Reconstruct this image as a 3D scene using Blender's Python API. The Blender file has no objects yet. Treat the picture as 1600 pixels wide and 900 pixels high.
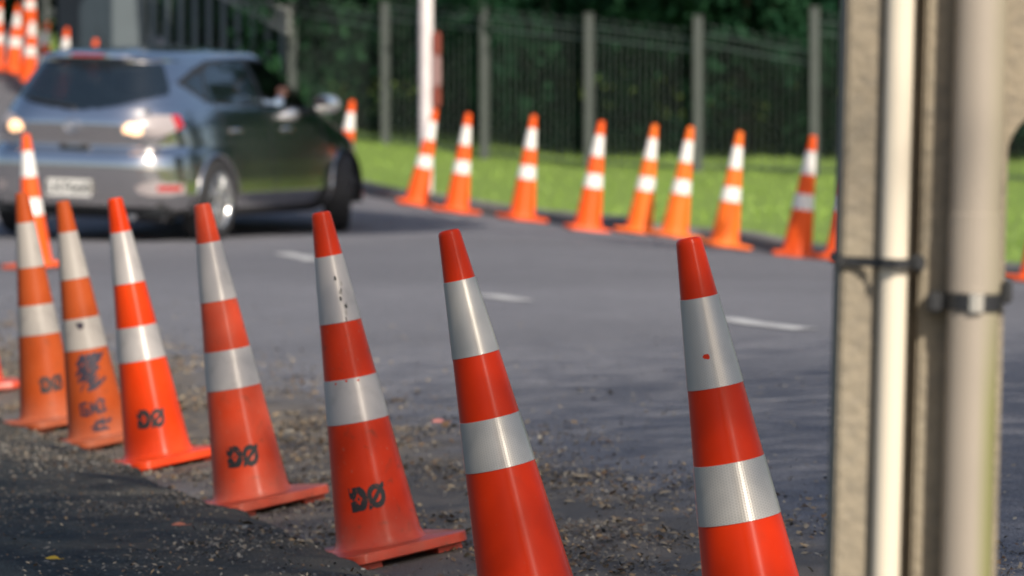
import bpy, bmesh, math, random
import numpy as np
from mathutils import Matrix, Vector, Euler
R = math.radians
random.seed(7); rng = np.random.default_rng(7)
scene = bpy.context.scene
C = scene.collection

# ------------------------------------------------------------------ camera, sky, sun, exposure
FPX = 7500.0                       # focal length in pixels of a 1600 px wide picture
CAM_Z = 1.5
PITCH = math.atan(400 / FPX)       # eye level lies 400 px above the middle of the picture
cam_d = bpy.data.cameras.new('camera')
cam = bpy.data.objects.new('camera', cam_d); C.objects.link(cam)
cam.location = (0, 0, CAM_Z)
cam.rotation_euler = (math.pi / 2 - PITCH, 0, 0)
cam_d.sensor_width = 36; cam_d.lens = FPX / 1600 * 36
cam_d.clip_start = 0.1; cam_d.clip_end = 2000
cam_d.dof.use_dof = True; cam_d.dof.focus_distance = 9.9; cam_d.dof.aperture_fstop = 6.4
scene.camera = cam

SUN_AZ = 26.0      # degrees to the right of straight behind the camera
SUN_EL = 40.0
sun_dir = Vector((math.sin(R(SUN_AZ)) * math.cos(R(SUN_EL)), -math.cos(R(SUN_AZ)) * math.cos(R(SUN_EL)), math.sin(R(SUN_EL))))
world = bpy.data.worlds.new('World'); scene.world = world; world.use_nodes = True
wn = world.node_tree.nodes; wl = world.node_tree.links
sky = wn.new('ShaderNodeTexSky'); sky.sky_type = 'NISHITA'; sky.sun_disc = False
sky.sun_elevation = R(SUN_EL); sky.sun_rotation = math.atan2(sun_dir.x, sun_dir.y)
sky.dust_density = 2.5; sky.ozone_density = 1.3
wl.new(sky.outputs[0], wn['Background'].inputs[0]); wn['Background'].inputs[1].default_value = 0.115
sun_d = bpy.data.lights.new('sun', 'SUN'); sun_d.energy = 5.0; sun_d.angle = R(0.5); sun_d.color = (1, 0.91, 0.78)
sun = bpy.data.objects.new('sun', sun_d); C.objects.link(sun)
sun.rotation_euler = (-sun_dir).to_track_quat('-Z', 'Y').to_euler()
vs = scene.view_settings
vs.view_transform = 'Standard'; vs.look = 'None'; vs.gamma = 1; vs.use_curve_mapping = False; vs.exposure = 0.2

# ------------------------------------------------------------------ helpers
def P(px, py, d):
    """world point seen at pixel (px,py) of the photograph at distance d along +Y"""
    cp, sp = math.cos(PITCH), math.sin(PITCH)
    a = (px - 800) / FPX; b = (450 - py) / FPX
    v = Vector((a, cp + b * sp, -sp + b * cp))
    v = v * (d / v.y)
    return Vector((v.x, v.y, v.z + CAM_Z))

def tag(o, label=None, cat=None, group=None, kind=None):
    if label: o['label'] = label
    if cat: o['category'] = cat
    if group: o['group'] = group
    if kind: o['kind'] = kind
    return o

def empty(name, loc=(0, 0, 0)):
    o = bpy.data.objects.new(name, None); C.objects.link(o); o.location = loc
    o.empty_display_size = 0.1
    return o

def mesh_obj(name, me, mat=None, parent=None, smooth=True):
    o = bpy.data.objects.new(name, me); C.objects.link(o)
    if mat is not None and len(me.materials) == 0: me.materials.append(mat)
    if parent is not None: o.parent = parent
    if smooth:
        me.polygons.foreach_set('use_smooth', [True] * len(me.polygons))
        me.set_sharp_from_angle(angle=R(38))
    return o

def from_np(name, V, F):
    me = bpy.data.meshes.new(name)
    me.from_pydata([tuple(v) for v in V], [], [tuple(f) for f in F]); me.update()
    return me

def fast_mesh(name, V, F):
    """V (n,3), F (m,k) arrays"""
    V = np.asarray(V, np.float32); F = np.asarray(F, np.int32)
    me = bpy.data.meshes.new(name); m, k = F.shape
    me.vertices.add(len(V)); me.vertices.foreach_set('co', V.ravel())
    me.loops.add(m * k); me.loops.foreach_set('vertex_index', F.ravel())
    me.polygons.add(m); me.polygons.foreach_set('loop_start', np.arange(0, m * k, k, dtype=np.int32))
    me.update(calc_edges=True); me.validate()
    return me

def bm_mesh(name, bm):
    me = bpy.data.meshes.new(name); bm.to_mesh(me); bm.free(); return me

def add_box(bm, c, s, rot=None, bevel=0):
    m = Matrix.Translation(c)
    if rot is not None: m = m @ rot
    r = bmesh.ops.create_cube(bm, size=1, matrix=m @ Matrix.Diagonal((s[0], s[1], s[2], 1)))
    if bevel:
        es = list({e for v in r['verts'] for e in v.link_edges})
        bmesh.ops.bevel(bm, geom=es, offset=bevel, segments=2, affect='EDGES')

def add_tube(bm, pts, r, seg=10, cap=True):
    pts = [Vector(p) for p in pts]; rings = []
    rs = r if isinstance(r, (list, tuple)) else [r] * len(pts)
    for i, p in enumerate(pts):
        t = (pts[min(i + 1, len(pts) - 1)] - pts[max(i - 1, 0)]).normalized()
        q = t.to_track_quat('Z', 'Y')
        rings.append([bm.verts.new(p + q @ Vector((math.cos(a) * rs[i], math.sin(a) * rs[i], 0)))
                      for a in [2 * math.pi * k / seg for k in range(seg)]])
    for a, b in zip(rings, rings[1:]):
        for k in range(seg):
            bm.faces.new((a[k], a[(k + 1) % seg], b[(k + 1) % seg], b[k]))
    if cap:
        bm.faces.new(rings[0][::-1]); bm.faces.new(rings[-1])

def add_lathe(bm, prof, seg=48, mat=Matrix.Identity(4), cap=False):
    """prof: list of (r,z), turned round z"""
    rings = []
    for r, z in prof:
        rings.append([bm.verts.new(mat @ Vector((r * math.cos(2 * math.pi * k / seg), r * math.sin(2 * math.pi * k / seg), z))) for k in range(seg)])
    for a, b in zip(rings, rings[1:]):
        for k in range(seg):
            bm.faces.new((a[k], a[(k + 1) % seg], b[(k + 1) % seg], b[k]))
    if cap:
        bm.faces.new(rings[0][::-1]); bm.faces.new(rings[-1])

# ------------------------------------------------------------------ materials
def material(name, col, rough=0.6, metal=0.0, spec=0.5, coat=0.0, coat_rough=0.05,
             noise=None, bump=None, emit=None, transmission=0.0, alpha=1.0):
    """noise: list of (scale, amount, colour2, lo, hi); bump: list of (scale, strength)"""
    m = bpy.data.materials.new(name); m.use_nodes = True
    nt = m.node_tree; N = nt.nodes; L = nt.links
    b = N['Principled BSDF']
    b.inputs['Base Color'].default_value = (*col, 1)
    b.inputs['Roughness'].default_value = rough; b.inputs['Metallic'].default_value = metal
    b.inputs['Specular IOR Level'].default_value = spec
    b.inputs['Coat Weight'].default_value = coat; b.inputs['Coat Roughness'].default_value = coat_rough
    b.inputs['Transmission Weight'].default_value = transmission
    b.inputs['Alpha'].default_value = alpha
    tc = N.new('ShaderNodeTexCoord')
    src = None
    for (sc, amt, c2, lo, hi) in (noise or []):
        nz = N.new('ShaderNodeTexNoise'); nz.inputs['Scale'].default_value = sc; nz.inputs['Detail'].default_value = 6
        L.new(tc.outputs['Object'], nz.inputs['Vector'])
        mr = N.new('ShaderNodeMapRange'); mr.inputs[1].default_value = lo; mr.inputs[2].default_value = hi
        mr.inputs[3].default_value = 0; mr.inputs[4].default_value = amt
        L.new(nz.outputs['Fac'], mr.inputs[0])
        mx = N.new('ShaderNodeMix'); mx.data_type = 'RGBA'
        mx.inputs[7].default_value = (*c2, 1); mx.inputs[6].default_value = (*col, 1)
        if src is not None: L.new(src, mx.inputs[6])
        L.new(mr.outputs[0], mx.inputs[0]); src = mx.outputs[2]
    if src is not None: L.new(src, b.inputs['Base Color'])
    hsrc = None
    for (sc, st) in (bump or []):
        nz = N.new('ShaderNodeTexNoise'); nz.inputs['Scale'].default_value = sc; nz.inputs['Detail'].default_value = 4
        L.new(tc.outputs['Object'], nz.inputs['Vector'])
        bp = N.new('ShaderNodeBump'); bp.inputs['Strength'].default_value = st; bp.inputs['Distance'].default_value = 0.01
        L.new(nz.outputs['Fac'], bp.inputs['Height'])
        if hsrc is not None: L.new(hsrc, bp.inputs['Normal'])
        hsrc = bp.outputs[0]
    if hsrc is not None: L.new(hsrc, b.inputs['Normal'])
    if emit:
        b.inputs['Emission Color'].default_value = (*emit[0], 1); b.inputs['Emission Strength'].default_value = emit[1]
    return m

def asphalt(name, c1, c2, dirt=None, rough=0.8, grain=260, spec=0.5):
    """coarse chip-seal asphalt; an optional vertex attribute 'dirt' mixes in dust"""
    m = material(name, c1, rough, spec=spec, noise=[(0.6, 0.7, c2, 0.35, 0.7), (0.22, 0.5, tuple(x * 0.72 for x in c1), 0.42, 0.6), (6, 0.35, tuple(x * 0.55 for x in c1), 0.45, 0.75)])
    nt = m.node_tree; N = nt.nodes; L = nt.links; b = N['Principled BSDF']
    tc = [n for n in N if n.type == 'TEX_COORD'][0]
    src = b.inputs['Base Color'].links[0].from_socket
    vo = N.new('ShaderNodeTexVoronoi'); vo.inputs['Scale'].default_value = grain; L.new(tc.outputs['Object'], vo.inputs['Vector'])
    mr = N.new('ShaderNodeMapRange'); mr.inputs[1].default_value = 0.0; mr.inputs[2].default_value = 1.0
    mr.inputs[3].default_value = 0.45; mr.inputs[4].default_value = 1.6
    sep = N.new('ShaderNodeSeparateColor'); L.new(vo.outputs['Color'], sep.inputs[0]); L.new(sep.outputs[0], mr.inputs[0])
    mul = N.new('ShaderNodeMix'); mul.data_type = 'RGBA'; mul.blend_type = 'MULTIPLY'; mul.inputs[0].default_value = 1
    L.new(src, mul.inputs[6]); L.new(mr.outputs[0], mul.inputs[7]); src = mul.outputs[2]
    if dirt:
        at = N.new('ShaderNodeAttribute'); at.attribute_name = 'dirt'
        nz = N.new('ShaderNodeTexNoise'); nz.inputs['Scale'].default_value = 3.5; nz.inputs['Detail'].default_value = 9
        nz.inputs['Roughness'].default_value = 0.75
        L.new(tc.outputs['Object'], nz.inputs['Vector'])
        ma = N.new('ShaderNodeMath'); ma.operation = 'ADD'; L.new(at.outputs['Fac'], ma.inputs[0]); L.new(nz.outputs['Fac'], ma.inputs[1])
        m2 = N.new('ShaderNodeMapRange'); m2.inputs[1].default_value = 0.88; m2.inputs[2].default_value = 1.2
        m2.inputs[3].default_value = 0; m2.inputs[4].default_value = 0.75
        L.new(ma.outputs[0], m2.inputs[0])
        mx = N.new('ShaderNodeMix'); mx.data_type = 'RGBA'; mx.inputs[7].default_value = (*dirt, 1)
        L.new(m2.outputs[0], mx.inputs[0]); L.new(src, mx.inputs[6]); src = mx.outputs[2]
    L.new(src, b.inputs['Base Color'])
    bp = N.new('ShaderNodeBump'); bp.inputs['Strength'].default_value = 0.7; bp.inputs['Distance'].default_value = 0.006
    L.new(vo.outputs['Distance'], bp.inputs['Height']); L.new(bp.outputs[0], b.inputs['Normal'])
    return m

M = {}
M['road'] = asphalt('road_asphalt', (0.142, 0.142, 0.160), (0.172, 0.171, 0.190), dirt=(0.12, 0.094, 0.062), rough=0.75)
M['footpath'] = asphalt('shaded_footpath_asphalt', (0.020, 0.027, 0.032), (0.014, 0.020, 0.025), dirt=(0.085, 0.077, 0.064), rough=0.85, grain=130, spec=0.15)  # dark bluish base colour has the foreground shade put into it
M['paint'] = material('road_paint', (0.46, 0.46, 0.46), 0.7, noise=[(9, 0.85, (0.15, 0.15, 0.16), 0.42, 0.68)])
M['kerb'] = material('kerb_concrete', (0.16, 0.155, 0.15), 0.9, noise=[(5, 0.6, (0.08, 0.08, 0.08), 0.4, 0.7)], bump=[(60, 0.3)])
M['soil'] = material('verge_turf', (0.15, 0.23, 0.035), 0.95, noise=[(1.2, 0.6, (0.12, 0.20, 0.03), 0.35, 0.65), (40, 0.5, (0.09, 0.15, 0.025), 0.4, 0.7)], bump=[(60, 0.6)])
M['ground'] = material('earth', (0.09, 0.12, 0.04), 0.95, noise=[(0.3, 0.6, (0.07, 0.06, 0.04), 0.4, 0.6)])
M['grass'] = material('grass_blade', (0.24, 0.37, 0.05), 0.6, noise=[(0.9, 0.7, (0.18, 0.31, 0.04), 0.35, 0.65), (5, 0.5, (0.24, 0.30, 0.07), 0.45, 0.75)])
M['leaf'] = [material('foliage_dark', (0.004, 0.020, 0.012), 0.8, spec=0.05, noise=[(1.5, 0.8, (0.009, 0.034, 0.016), 0.4, 0.65)]),
             material('foliage_mid', (0.008, 0.032, 0.016), 0.8, spec=0.05, noise=[(1.5, 0.8, (0.016, 0.052, 0.022), 0.4, 0.65)]),
             material('foliage_pale', (0.014, 0.048, 0.022), 0.8, spec=0.05, noise=[(1.5, 0.8, (0.024, 0.07, 0.028), 0.4, 0.65)])]
M['bark'] = material('bark', (0.07, 0.055, 0.042), 0.95, noise=[(14, 0.7, (0.03, 0.025, 0.02), 0.4, 0.7)], bump=[(30, 0.8)])
M['fence'] = material('fence_steel', (0.08, 0.11, 0.10), 0.6, noise=[(5, 0.4, (0.055, 0.08, 0.07), 0.4, 0.7)])
M['post'] = material('fence_post_zinc', (0.06, 0.07, 0.066), 0.7, noise=[(7, 0.5, (0.04, 0.048, 0.044), 0.4, 0.7)])
M['pale'] = material('pale_blue_grey', (0.10, 0.125, 0.14), 0.55, noise=[(3, 0.5, (0.07, 0.09, 0.105), 0.4, 0.7)])
M['pillar'] = material('pillar_render', (0.11, 0.135, 0.15), 0.85, noise=[(4, 0.4, (0.08, 0.1, 0.11), 0.4, 0.7)])
M['concrete'] = material('pole_concrete', (0.28, 0.235, 0.17), 0.92, noise=[(60, 0.6, (0.17, 0.15, 0.12), 0.45, 0.68), (7, 0.5, (0.31, 0.27, 0.20), 0.42, 0.7), (2.2, 0.5, (0.19, 0.165, 0.125), 0.5, 0.7)], bump=[(70, 0.5)])
M['pipe_white'] = material('white_pvc', (0.70, 0.62, 0.49), 0.45, noise=[(6, 0.2, (0.7, 0.63, 0.5), 0.4, 0.7)])
M['strap'] = material('black_strap', (0.02, 0.021, 0.023), 0.5)
M['steel'] = material('bright_steel', (0.75, 0.72, 0.66), 0.3, metal=0.9)
M['rubber'] = material('rubber', (0.018, 0.018, 0.02), 0.75)
M['chrome'] = material('chrome', (0.85, 0.85, 0.85), 0.12, metal=1.0)
M['black'] = material('black_plastic', (0.015, 0.016, 0.018), 0.5)
M['ink'] = material('black_stencil_ink', (0.015, 0.014, 0.014), 0.6, noise=[(60, 0.8, (0.2, 0.03, 0.01), 0.62, 0.72)])
M['graffiti'] = material('blue_black_marker', (0.018, 0.014, 0.028), 0.6, noise=[(40, 0.35, (0.25, 0.06, 0.02), 0.55, 0.7)])

# ------------------------------------------------------------------ where the cones stand (tip and foot seen in the photograph, height in px)
KH = 0.9 * FPX
near = [  # foot px, foot py, height px, lean degrees
    (1207, 1100, 740, -10.4), (834, 972, 626, -12.3), (597, 872, 548, -10.0), (397, 795, 482, -9.6),
    (250, 729, 424, -9.4), (157, 697, 386, -8.6), (79, 668, 368, -6.8), (-34, 614, 330, -6)]
near_pts = [P(a, b, KH / h) for a, b, h, _ in near]
far = [  # tip px, tip py, foot px, foot py, distance
    (550, 163, 533, 303, 46.3), (680, 172, 650, 322, 44), (732, 178, 713, 333, 43.2), (834, 181, 815, 345, 40.9),
    (940, 190, 917, 362, 39.0), (1023, 197, 998, 366, 39.2), (1079, 200, 1053, 372, 38.6), (1156, 206, 1131, 387, 37.1),
    (1270, 213, 1244, 404, 35.0), (1335, 219, 1312, 409, 34.4), (1640, 232, 1618, 443, 32)]
far_pts = [P(f[2], f[3], f[4]) for f in far]
hill = [(150, 62, 141, 187, 54), (105, 45, 96, 163, 57), (75, 35, 66, 147, 60), (52, 20, 44, 131, 61.5), (29, 6, 20, 116, 62.5), (48, -54, 46, 55, 66), (0, 0, -8, 112, 61)]
hill_pts = [P(f[2], f[3], f[4]) for f in hill]
stray = (42, 212, 56, 420, 32.2)
stray_pt = P(stray[2], stray[3], stray[4])
CAR_RW = Vector((-2.29, 36.5, 0)); CAR_YAW = 19.6

# ------------------------------------------------------------------ terrain: thin-plate surface through the feet of the cones
ctrl = []
row = near_pts[0] - near_pts[6]; row.z = 0; row.normalize()
cross = Vector((-row.y, row.x, 0));  cross = cross if cross.x > 0 else -cross       # to the right, away from the footpath
for p in near_pts:
    ctrl += [tuple(p)]
    q = p + cross * 0.22; ctrl.append((q.x, q.y, p.z + 0.034))
    q = p - cross * 0.22; ctrl.append((q.x, q.y, p.z - 0.034))
    q = p + cross * 1.2; ctrl.append((q.x, q.y, p.z + 0.13))
fr = (far_pts[10] - far_pts[1]); fr.z = 0; fr.normalize()
fcross = Vector((-fr.y, fr.x, 0)); fcross = fcross if fcross.x < 0 else -fcross       # to the left, into the road
for p in far_pts:
    ctrl.append(tuple(p))
    q = p + fcross * 0.3; ctrl.append((q.x, q.y, p.z + 0.035))
    q = p - fcross * 0.5; ctrl.append((q.x, q.y, p.z - 0.06))
for p in hill_pts + [stray_pt]: ctrl.append(tuple(p))
for a in ((1195, 508, 22.0), (785, 467, 25.3), (467, 403, 31.8)): ctrl.append(tuple(P(*a)))
ctrl += [(CAR_RW.x, CAR_RW.y, CAM_Z - 1.58), (-1.35, 39, CAM_Z - 1.62), (-3.9, 36, CAM_Z - 1.56), (-6, 34, CAM_Z - 1.5), (-9, 36, CAM_Z - 1.35), (-10, 45, CAM_Z - 1.1), (-11, 62, CAM_Z - 0.3),
         (3.5, 12, CAM_Z - 1.05), (4, 20, CAM_Z - 1.2), (1.2, 5.5, CAM_Z - 1.2), (4, 4, CAM_Z - 1.1), (6, 25, CAM_Z - 1.45), (-5, 24, CAM_Z - 1.5)]
ctrl = np.array(ctrl)
def tps(r2): return np.where(r2 > 1e-12, 0.5 * r2 * np.log(np.maximum(r2, 1e-12)), 0)
def fit(ct, lam=0.02):
    n = len(ct); d2 = ((ct[:, None, :2] - ct[None, :, :2]) ** 2).sum(-1)
    A = np.zeros((n + 3, n + 3)); A[:n, :n] = tps(d2) + lam * np.eye(n)
    A[:n, n] = 1; A[:n, n + 1:] = ct[:, :2]; A[n, :n] = 1; A[n + 1:, :n] = ct[:, :2].T
    return np.linalg.solve(A, np.concatenate([ct[:, 2], np.zeros(3)]))
def evaluate(ct, w, x, y):
    x = np.asarray(x, float); y = np.asarray(y, float)
    sh = x.shape; q = np.stack([x.ravel(), y.ravel()], -1); out = np.empty(len(q))
    for i in range(0, len(q), 20000):
        s = q[i:i + 20000]; d2 = ((s[:, None, :] - ct[None, :, :2]) ** 2).sum(-1)
        out[i:i + 20000] = tps(d2) @ w[:len(ct)] + w[len(ct)] + s @ w[len(ct) + 1:]
    return out.reshape(sh)
W1 = fit(ctrl)
def zroad(x, y):
    x = np.asarray(x, float); y = np.asarray(y, float)
    cx = np.clip(x, -13, 9); cy = np.clip(y, 4, 66)
    return np.clip(evaluate(ctrl, W1, cx, cy), CAM_Z - 2.2, CAM_Z + 0.5)
def zr(x, y): return float(zroad(np.array([x]), np.array([y]))[0])

# polylines
def poly_interp(pts, n):
    pts = np.array([list(p)[:2] for p in pts]); s = np.concatenate([[0], np.cumsum(np.linalg.norm(np.diff(pts, axis=0), axis=1))])
    t = np.linspace(0, s[-1], n)
    return np.stack([np.interp(t, s, pts[:, 0]), np.interp(t, s, pts[:, 1])], -1)
def dist_poly(x, y, pts):
    """signed offset to the right of a polyline walked away from the camera"""
    best = np.full(x.shape, 1e9); sign = np.zeros(x.shape)
    for a, b in zip(pts[:-1], pts[1:]):
        ab = b - a; L2 = (ab ** 2).sum()
        t = np.clip(((x - a[0]) * ab[0] + (y - a[1]) * ab[1]) / L2, 0, 1)
        dx = x - (a[0] + t * ab[0]); dy = y - (a[1] + t * ab[1]); d = np.hypot(dx, dy)
        m = d < best; best = np.where(m, d, best); sign = np.where(m, np.sign(dx * ab[1] - dy * ab[0]), sign)
    return best * sign
row_line = np.array([[2.6, 1.0], [1.6, 5.0]] + [list(p)[:2] for p in near_pts] + [[-3.2, 23], [-5.5, 27], [-10, 31], [-20, 36]])
kerb_pts = [P(1700, 450, 31.0) - fcross * 0.3, *[p - fcross * 0.42 for p in far_pts[::-1][1:]]]
kerb_line = np.array([[12, 6], [7.5, 20]] + [list(p)[:2] for p in kerb_pts] + [list(p + Vector((0.55, 0.1, 0)))[:2] for p in hill_pts[:5]] + [[-7.5, 70], [-12, 90]])

# ---- road sheet
xs = np.unique(np.concatenate([np.arange(-60, -14, 3), np.arange(-14, -6, 0.5), np.arange(-6, 5, 0.1), np.arange(5, 14, 0.5), np.arange(14, 62, 3)]))
ys = np.unique(np.concatenate([np.arange(-40, 4, 2), np.arange(4, 26, 0.12), np.arange(26, 70, 0.4), np.arange(70, 140, 5)]))
GX, GY = np.meshgrid(xs, ys); GZ = zroad(GX, GY)
V = np.stack([GX.ravel(), GY.ravel(), GZ.ravel()], -1)
nx, ny = len(xs), len(ys)
idx = np.arange(nx * ny).reshape(ny, nx)
F = np.stack([idx[:-1, :-1].ravel(), idx[:-1, 1:].ravel(), idx[1:, 1:].ravel(), idx[1:, :-1].ravel()], -1)
me = fast_mesh('road', V, F)
dr = dist_poly(GX.ravel(), GY.ravel(), row_line)
dirt = np.clip(1.05 - np.abs(dr - 0.35) / 1.05, 0, 1) * np.clip((26 - V[:, 1]) / 6, 0, 1)
kd = dist_poly(GX.ravel(), GY.ravel(), kerb_line)
dirt = np.maximum(dirt, 0.45 * np.clip(1 - np.abs(kd + 0.1) / 0.35, 0, 1))
a = me.attributes.new('dirt', 'FLOAT', 'POINT'); a.data.foreach_set('value', dirt.astype(np.float32))
tag(mesh_obj('road', me, M['road']), kind='structure')

# ---- earth that carries everything to the horizon
me = from_np('ground', [(-700, -700, -2.4), (700, -700, -2.4), (700, 1200, -2.4), (-700, 1200, -2.4)], [(0, 1, 2, 3)])
tag(mesh_obj('ground', me, M['ground']), kind='structure')

# ---- footpath on the near side, its ragged edge a little above the gutter
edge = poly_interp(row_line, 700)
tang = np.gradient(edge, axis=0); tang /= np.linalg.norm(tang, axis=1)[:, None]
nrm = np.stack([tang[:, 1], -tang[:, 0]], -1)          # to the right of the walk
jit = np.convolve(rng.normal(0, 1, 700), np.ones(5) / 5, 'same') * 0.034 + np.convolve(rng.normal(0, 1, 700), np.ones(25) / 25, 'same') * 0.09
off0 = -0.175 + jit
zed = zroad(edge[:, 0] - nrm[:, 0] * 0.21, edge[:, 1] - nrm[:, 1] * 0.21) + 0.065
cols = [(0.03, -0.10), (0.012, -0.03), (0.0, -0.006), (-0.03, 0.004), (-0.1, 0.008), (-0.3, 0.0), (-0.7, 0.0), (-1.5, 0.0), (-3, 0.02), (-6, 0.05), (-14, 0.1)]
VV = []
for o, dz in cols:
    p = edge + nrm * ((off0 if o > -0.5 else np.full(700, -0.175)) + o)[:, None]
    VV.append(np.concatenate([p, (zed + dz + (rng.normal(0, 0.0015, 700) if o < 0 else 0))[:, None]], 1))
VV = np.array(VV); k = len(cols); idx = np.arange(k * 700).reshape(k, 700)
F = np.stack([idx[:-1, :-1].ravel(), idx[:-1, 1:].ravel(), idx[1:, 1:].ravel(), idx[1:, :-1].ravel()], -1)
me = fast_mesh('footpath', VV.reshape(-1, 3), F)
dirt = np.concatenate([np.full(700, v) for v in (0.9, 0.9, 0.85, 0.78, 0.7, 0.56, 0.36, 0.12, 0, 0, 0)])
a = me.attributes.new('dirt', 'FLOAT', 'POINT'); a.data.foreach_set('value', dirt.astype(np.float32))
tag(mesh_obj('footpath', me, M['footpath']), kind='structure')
def zfoot(x, y):
    d = (edge[:, 0] - x) ** 2 + (edge[:, 1] - y) ** 2
    return float(zed[int(d.argmin())])

# ---- far kerb and grass verge
kl = poly_interp(kerb_line, 260)
tg = np.gradient(kl, axis=0); tg /= np.linalg.norm(tg, axis=1)[:, None]; kn = np.stack([tg[:, 1], -tg[:, 0]], -1)
kz = zroad(kl[:, 0], kl[:, 1])
prof = [(-0.012, -0.08), (-0.0, 0.085), (0.018, 0.105), (0.13, 0.11), (0.14, -0.08)]
VV = np.array([np.concatenate([kl + kn * o, (kz + dz)[:, None]], 1) for o, dz in prof])
idx = np.arange(len(prof) * 260).reshape(len(prof), 260)
F = np.stack([idx[:-1, :-1].ravel(), idx[1:, :-1].ravel(), idx[1:, 1:].ravel(), idx[:-1, 1:].ravel()], -1)
tag(mesh_obj('kerb', fast_mesh('kerb', VV.reshape(-1, 3), F), M['kerb'], smooth=False), kind='structure')

posts = [(457, 205, 52.9), (602, 225, 51.5), (757, 248, 50.3), (920, 262, 49.1), (1090, 268, 48.0), (1272, 274, 47.0), (1466, 281, 46.0), (1672, 290, 45.0), (1895, 300, 44)]
post_pts = [P(*p) for p in posts]
ct2 = np.array([[kl[i, 0] + kn[i, 0] * 0.16, kl[i, 1] + kn[i, 1] * 0.16, kz[i] + 0.10] for i in range(0, 260, 6)] + [list(p) for p in post_pts] +
               [[p.x + 3, p.y + 8, p.z + 0.8] for p in post_pts] + [[-7.2, 68, CAM_Z + 0.35], [14, 40, CAM_Z - 1.2], [20, 60, CAM_Z], [-4.5, 56, CAM_Z - 0.75]])
W2 = fit(ct2, 0.05)
def zverge(x, y):
    x = np.asarray(x, float); y = np.asarray(y, float)
    return np.clip(evaluate(ct2, W2, np.clip(x, -14, 22), np.clip(y, 5, 75)), CAM_Z - 2, CAM_Z + 1.2)
ss = np.concatenate([[0.125, 0.25, 0.5, 0.8], np.arange(1.2, 16, 0.5), np.arange(16, 60, 4)])
VV = []
for s in ss:
    p = kl + kn * s; VV.append(np.concatenate([p, zverge(p[:, 0], p[:, 1])[:, None]], 1))
VV = np.array(VV); VV[0, :, 2] = kz + 0.1
idx = np.arange(len(ss) * 260).reshape(len(ss), 260)
F = np.stack([idx[:-1, :-1].ravel(), idx[1:, :-1].ravel(), idx[1:, 1:].ravel(), idx[:-1, 1:].ravel()], -1)
tag(mesh_obj('grass_verge', fast_mesh('grass_verge', VV.reshape(-1, 3), F), M['soil']), kind='structure')

# grass blades on the verge
n = 75000
t = rng.integers(40, 235, n); s = 0.14 + rng.random(n) ** 0.8 * 17
gx = kl[t, 0] + kn[t, 0] * s + rng.normal(0, 0.12, n); gy = kl[t, 1] + kn[t, 1] * s + rng.normal(0, 0.12, n)
dk = dist_poly(gx, gy, kl[::4]); ok = (dk > 0.135) & (gy < 66); gx, gy = gx[ok], gy[ok]; n = len(gx)
gz = zverge(gx, gy) - 0.01; h = rng.uniform(0.03, 0.085, n); az = rng.random(n) * 6.283; w = rng.uniform(0.006, 0.012, n)
ln = rng.normal(0, 0.03, (n, 2))
base = np.stack([gx, gy, gz], -1); dx = np.stack([np.cos(az) * w, np.sin(az) * w, np.zeros(n)], -1)
tip = base + np.stack([ln[:, 0], ln[:, 1], h], -1)
V = np.stack([base - dx, base + dx, tip], 1).reshape(-1, 3)
tag(mesh_obj('grass', fast_mesh('grass', V, np.arange(3 * n).reshape(-1, 3)), M['grass'], smooth=False),
    'short mown green grass on the far verge behind the kerb', 'grass', kind='stuff')

# dashes of the centre line
def dash(px0, py0, d0, px1, py1, d1, w):
    a, b = P(px0, py0, d0), P(px1, py1, d1); v = (b - a); v.z = 0; L = v.length; v.normalize(); nn = Vector((-v.y, v.x, 0))
    Vs = []; Fs = []
    k = 14
    for i in range(k + 1):
        p = a + v * (L * i / k)
        ww = w * (1 if 0 < i < k else 0.8)
        for sgn in (-1, 1):
            q = p + nn * (ww * sgn * 0.5 * random.uniform(0.93, 1.05)); Vs.append((q.x, q.y, zr(q.x, q.y) + 0.005))
    for i in range(k): Fs.append((2 * i, 2 * i + 1, 2 * i + 3, 2 * i + 2))
    tag(mesh_obj('lane_marking', from_np('lane_marking', Vs, Fs), M['paint']), kind='structure')
def on_road(px, py):
    """distance at which a pixel's ray meets the road"""
    lo = np.linspace(6, 70, 900); pts = [P(px, py, d) for d in lo]
    z = zroad(np.array([p.x for p in pts]), np.array([p.y for p in pts]))
    for i, p in enumerate(pts):
        if p.z < z[i]: return float(lo[i])
    return 40.0
for (a0, b0, a1, b1) in ((1130, 499, 1262, 516), (757, 462, 818, 471), (440, 396, 492, 409)):
    dash(a0, b0, on_road(a0, b0), a1, b1, on_road(a1, b1), 0.13)

# ------------------------------------------------------------------ traffic cones
RB, RT, HZ = 0.1125, 0.0245, 0.9
def cone_r(z): return RB + (RT - RB) * (z - 0.035) / (HZ - 0.035)
def body_mesh():
    bm = bmesh.new()
    prof = [(0.128, 0.0345), (0.121, 0.0385), (0.116, 0.044), (cone_r(0.058), 0.058)]
    for i in range(1, 25):
        z = 0.058 + (0.889 - 0.058) * i / 24; prof.append((cone_r(z), z))
    prof += [(RT + 0.0005, 0.894), (RT - 0.002, 0.8985), (RT - 0.005, 0.9), (RT - 0.0075, 0.8985), (RT - 0.0085, 0.894), (RT - 0.009, 0.85)]
    add_lathe(bm, prof, 64)
    return bm_mesh('cone_body', bm)
def band_mesh(z0, z1):
    bm = bmesh.new(); t = 0.0011
    prof = [(cone_r(z0) - 0.0005, z0)] + [(cone_r(z0 + (z1 - z0) * i / 6) + t, z0 + 0.0006 + (z1 - z0 - 0.0012) * i / 6) for i in range(7)] + [(cone_r(z1) - 0.0005, z1)]
    add_lathe(bm, prof, 64)
    z = (z0 + z1) / 2   # the lapped seam of the sleeve
    for i in range(12):
        pass
    return bm_mesh('cone_band', bm)
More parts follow.
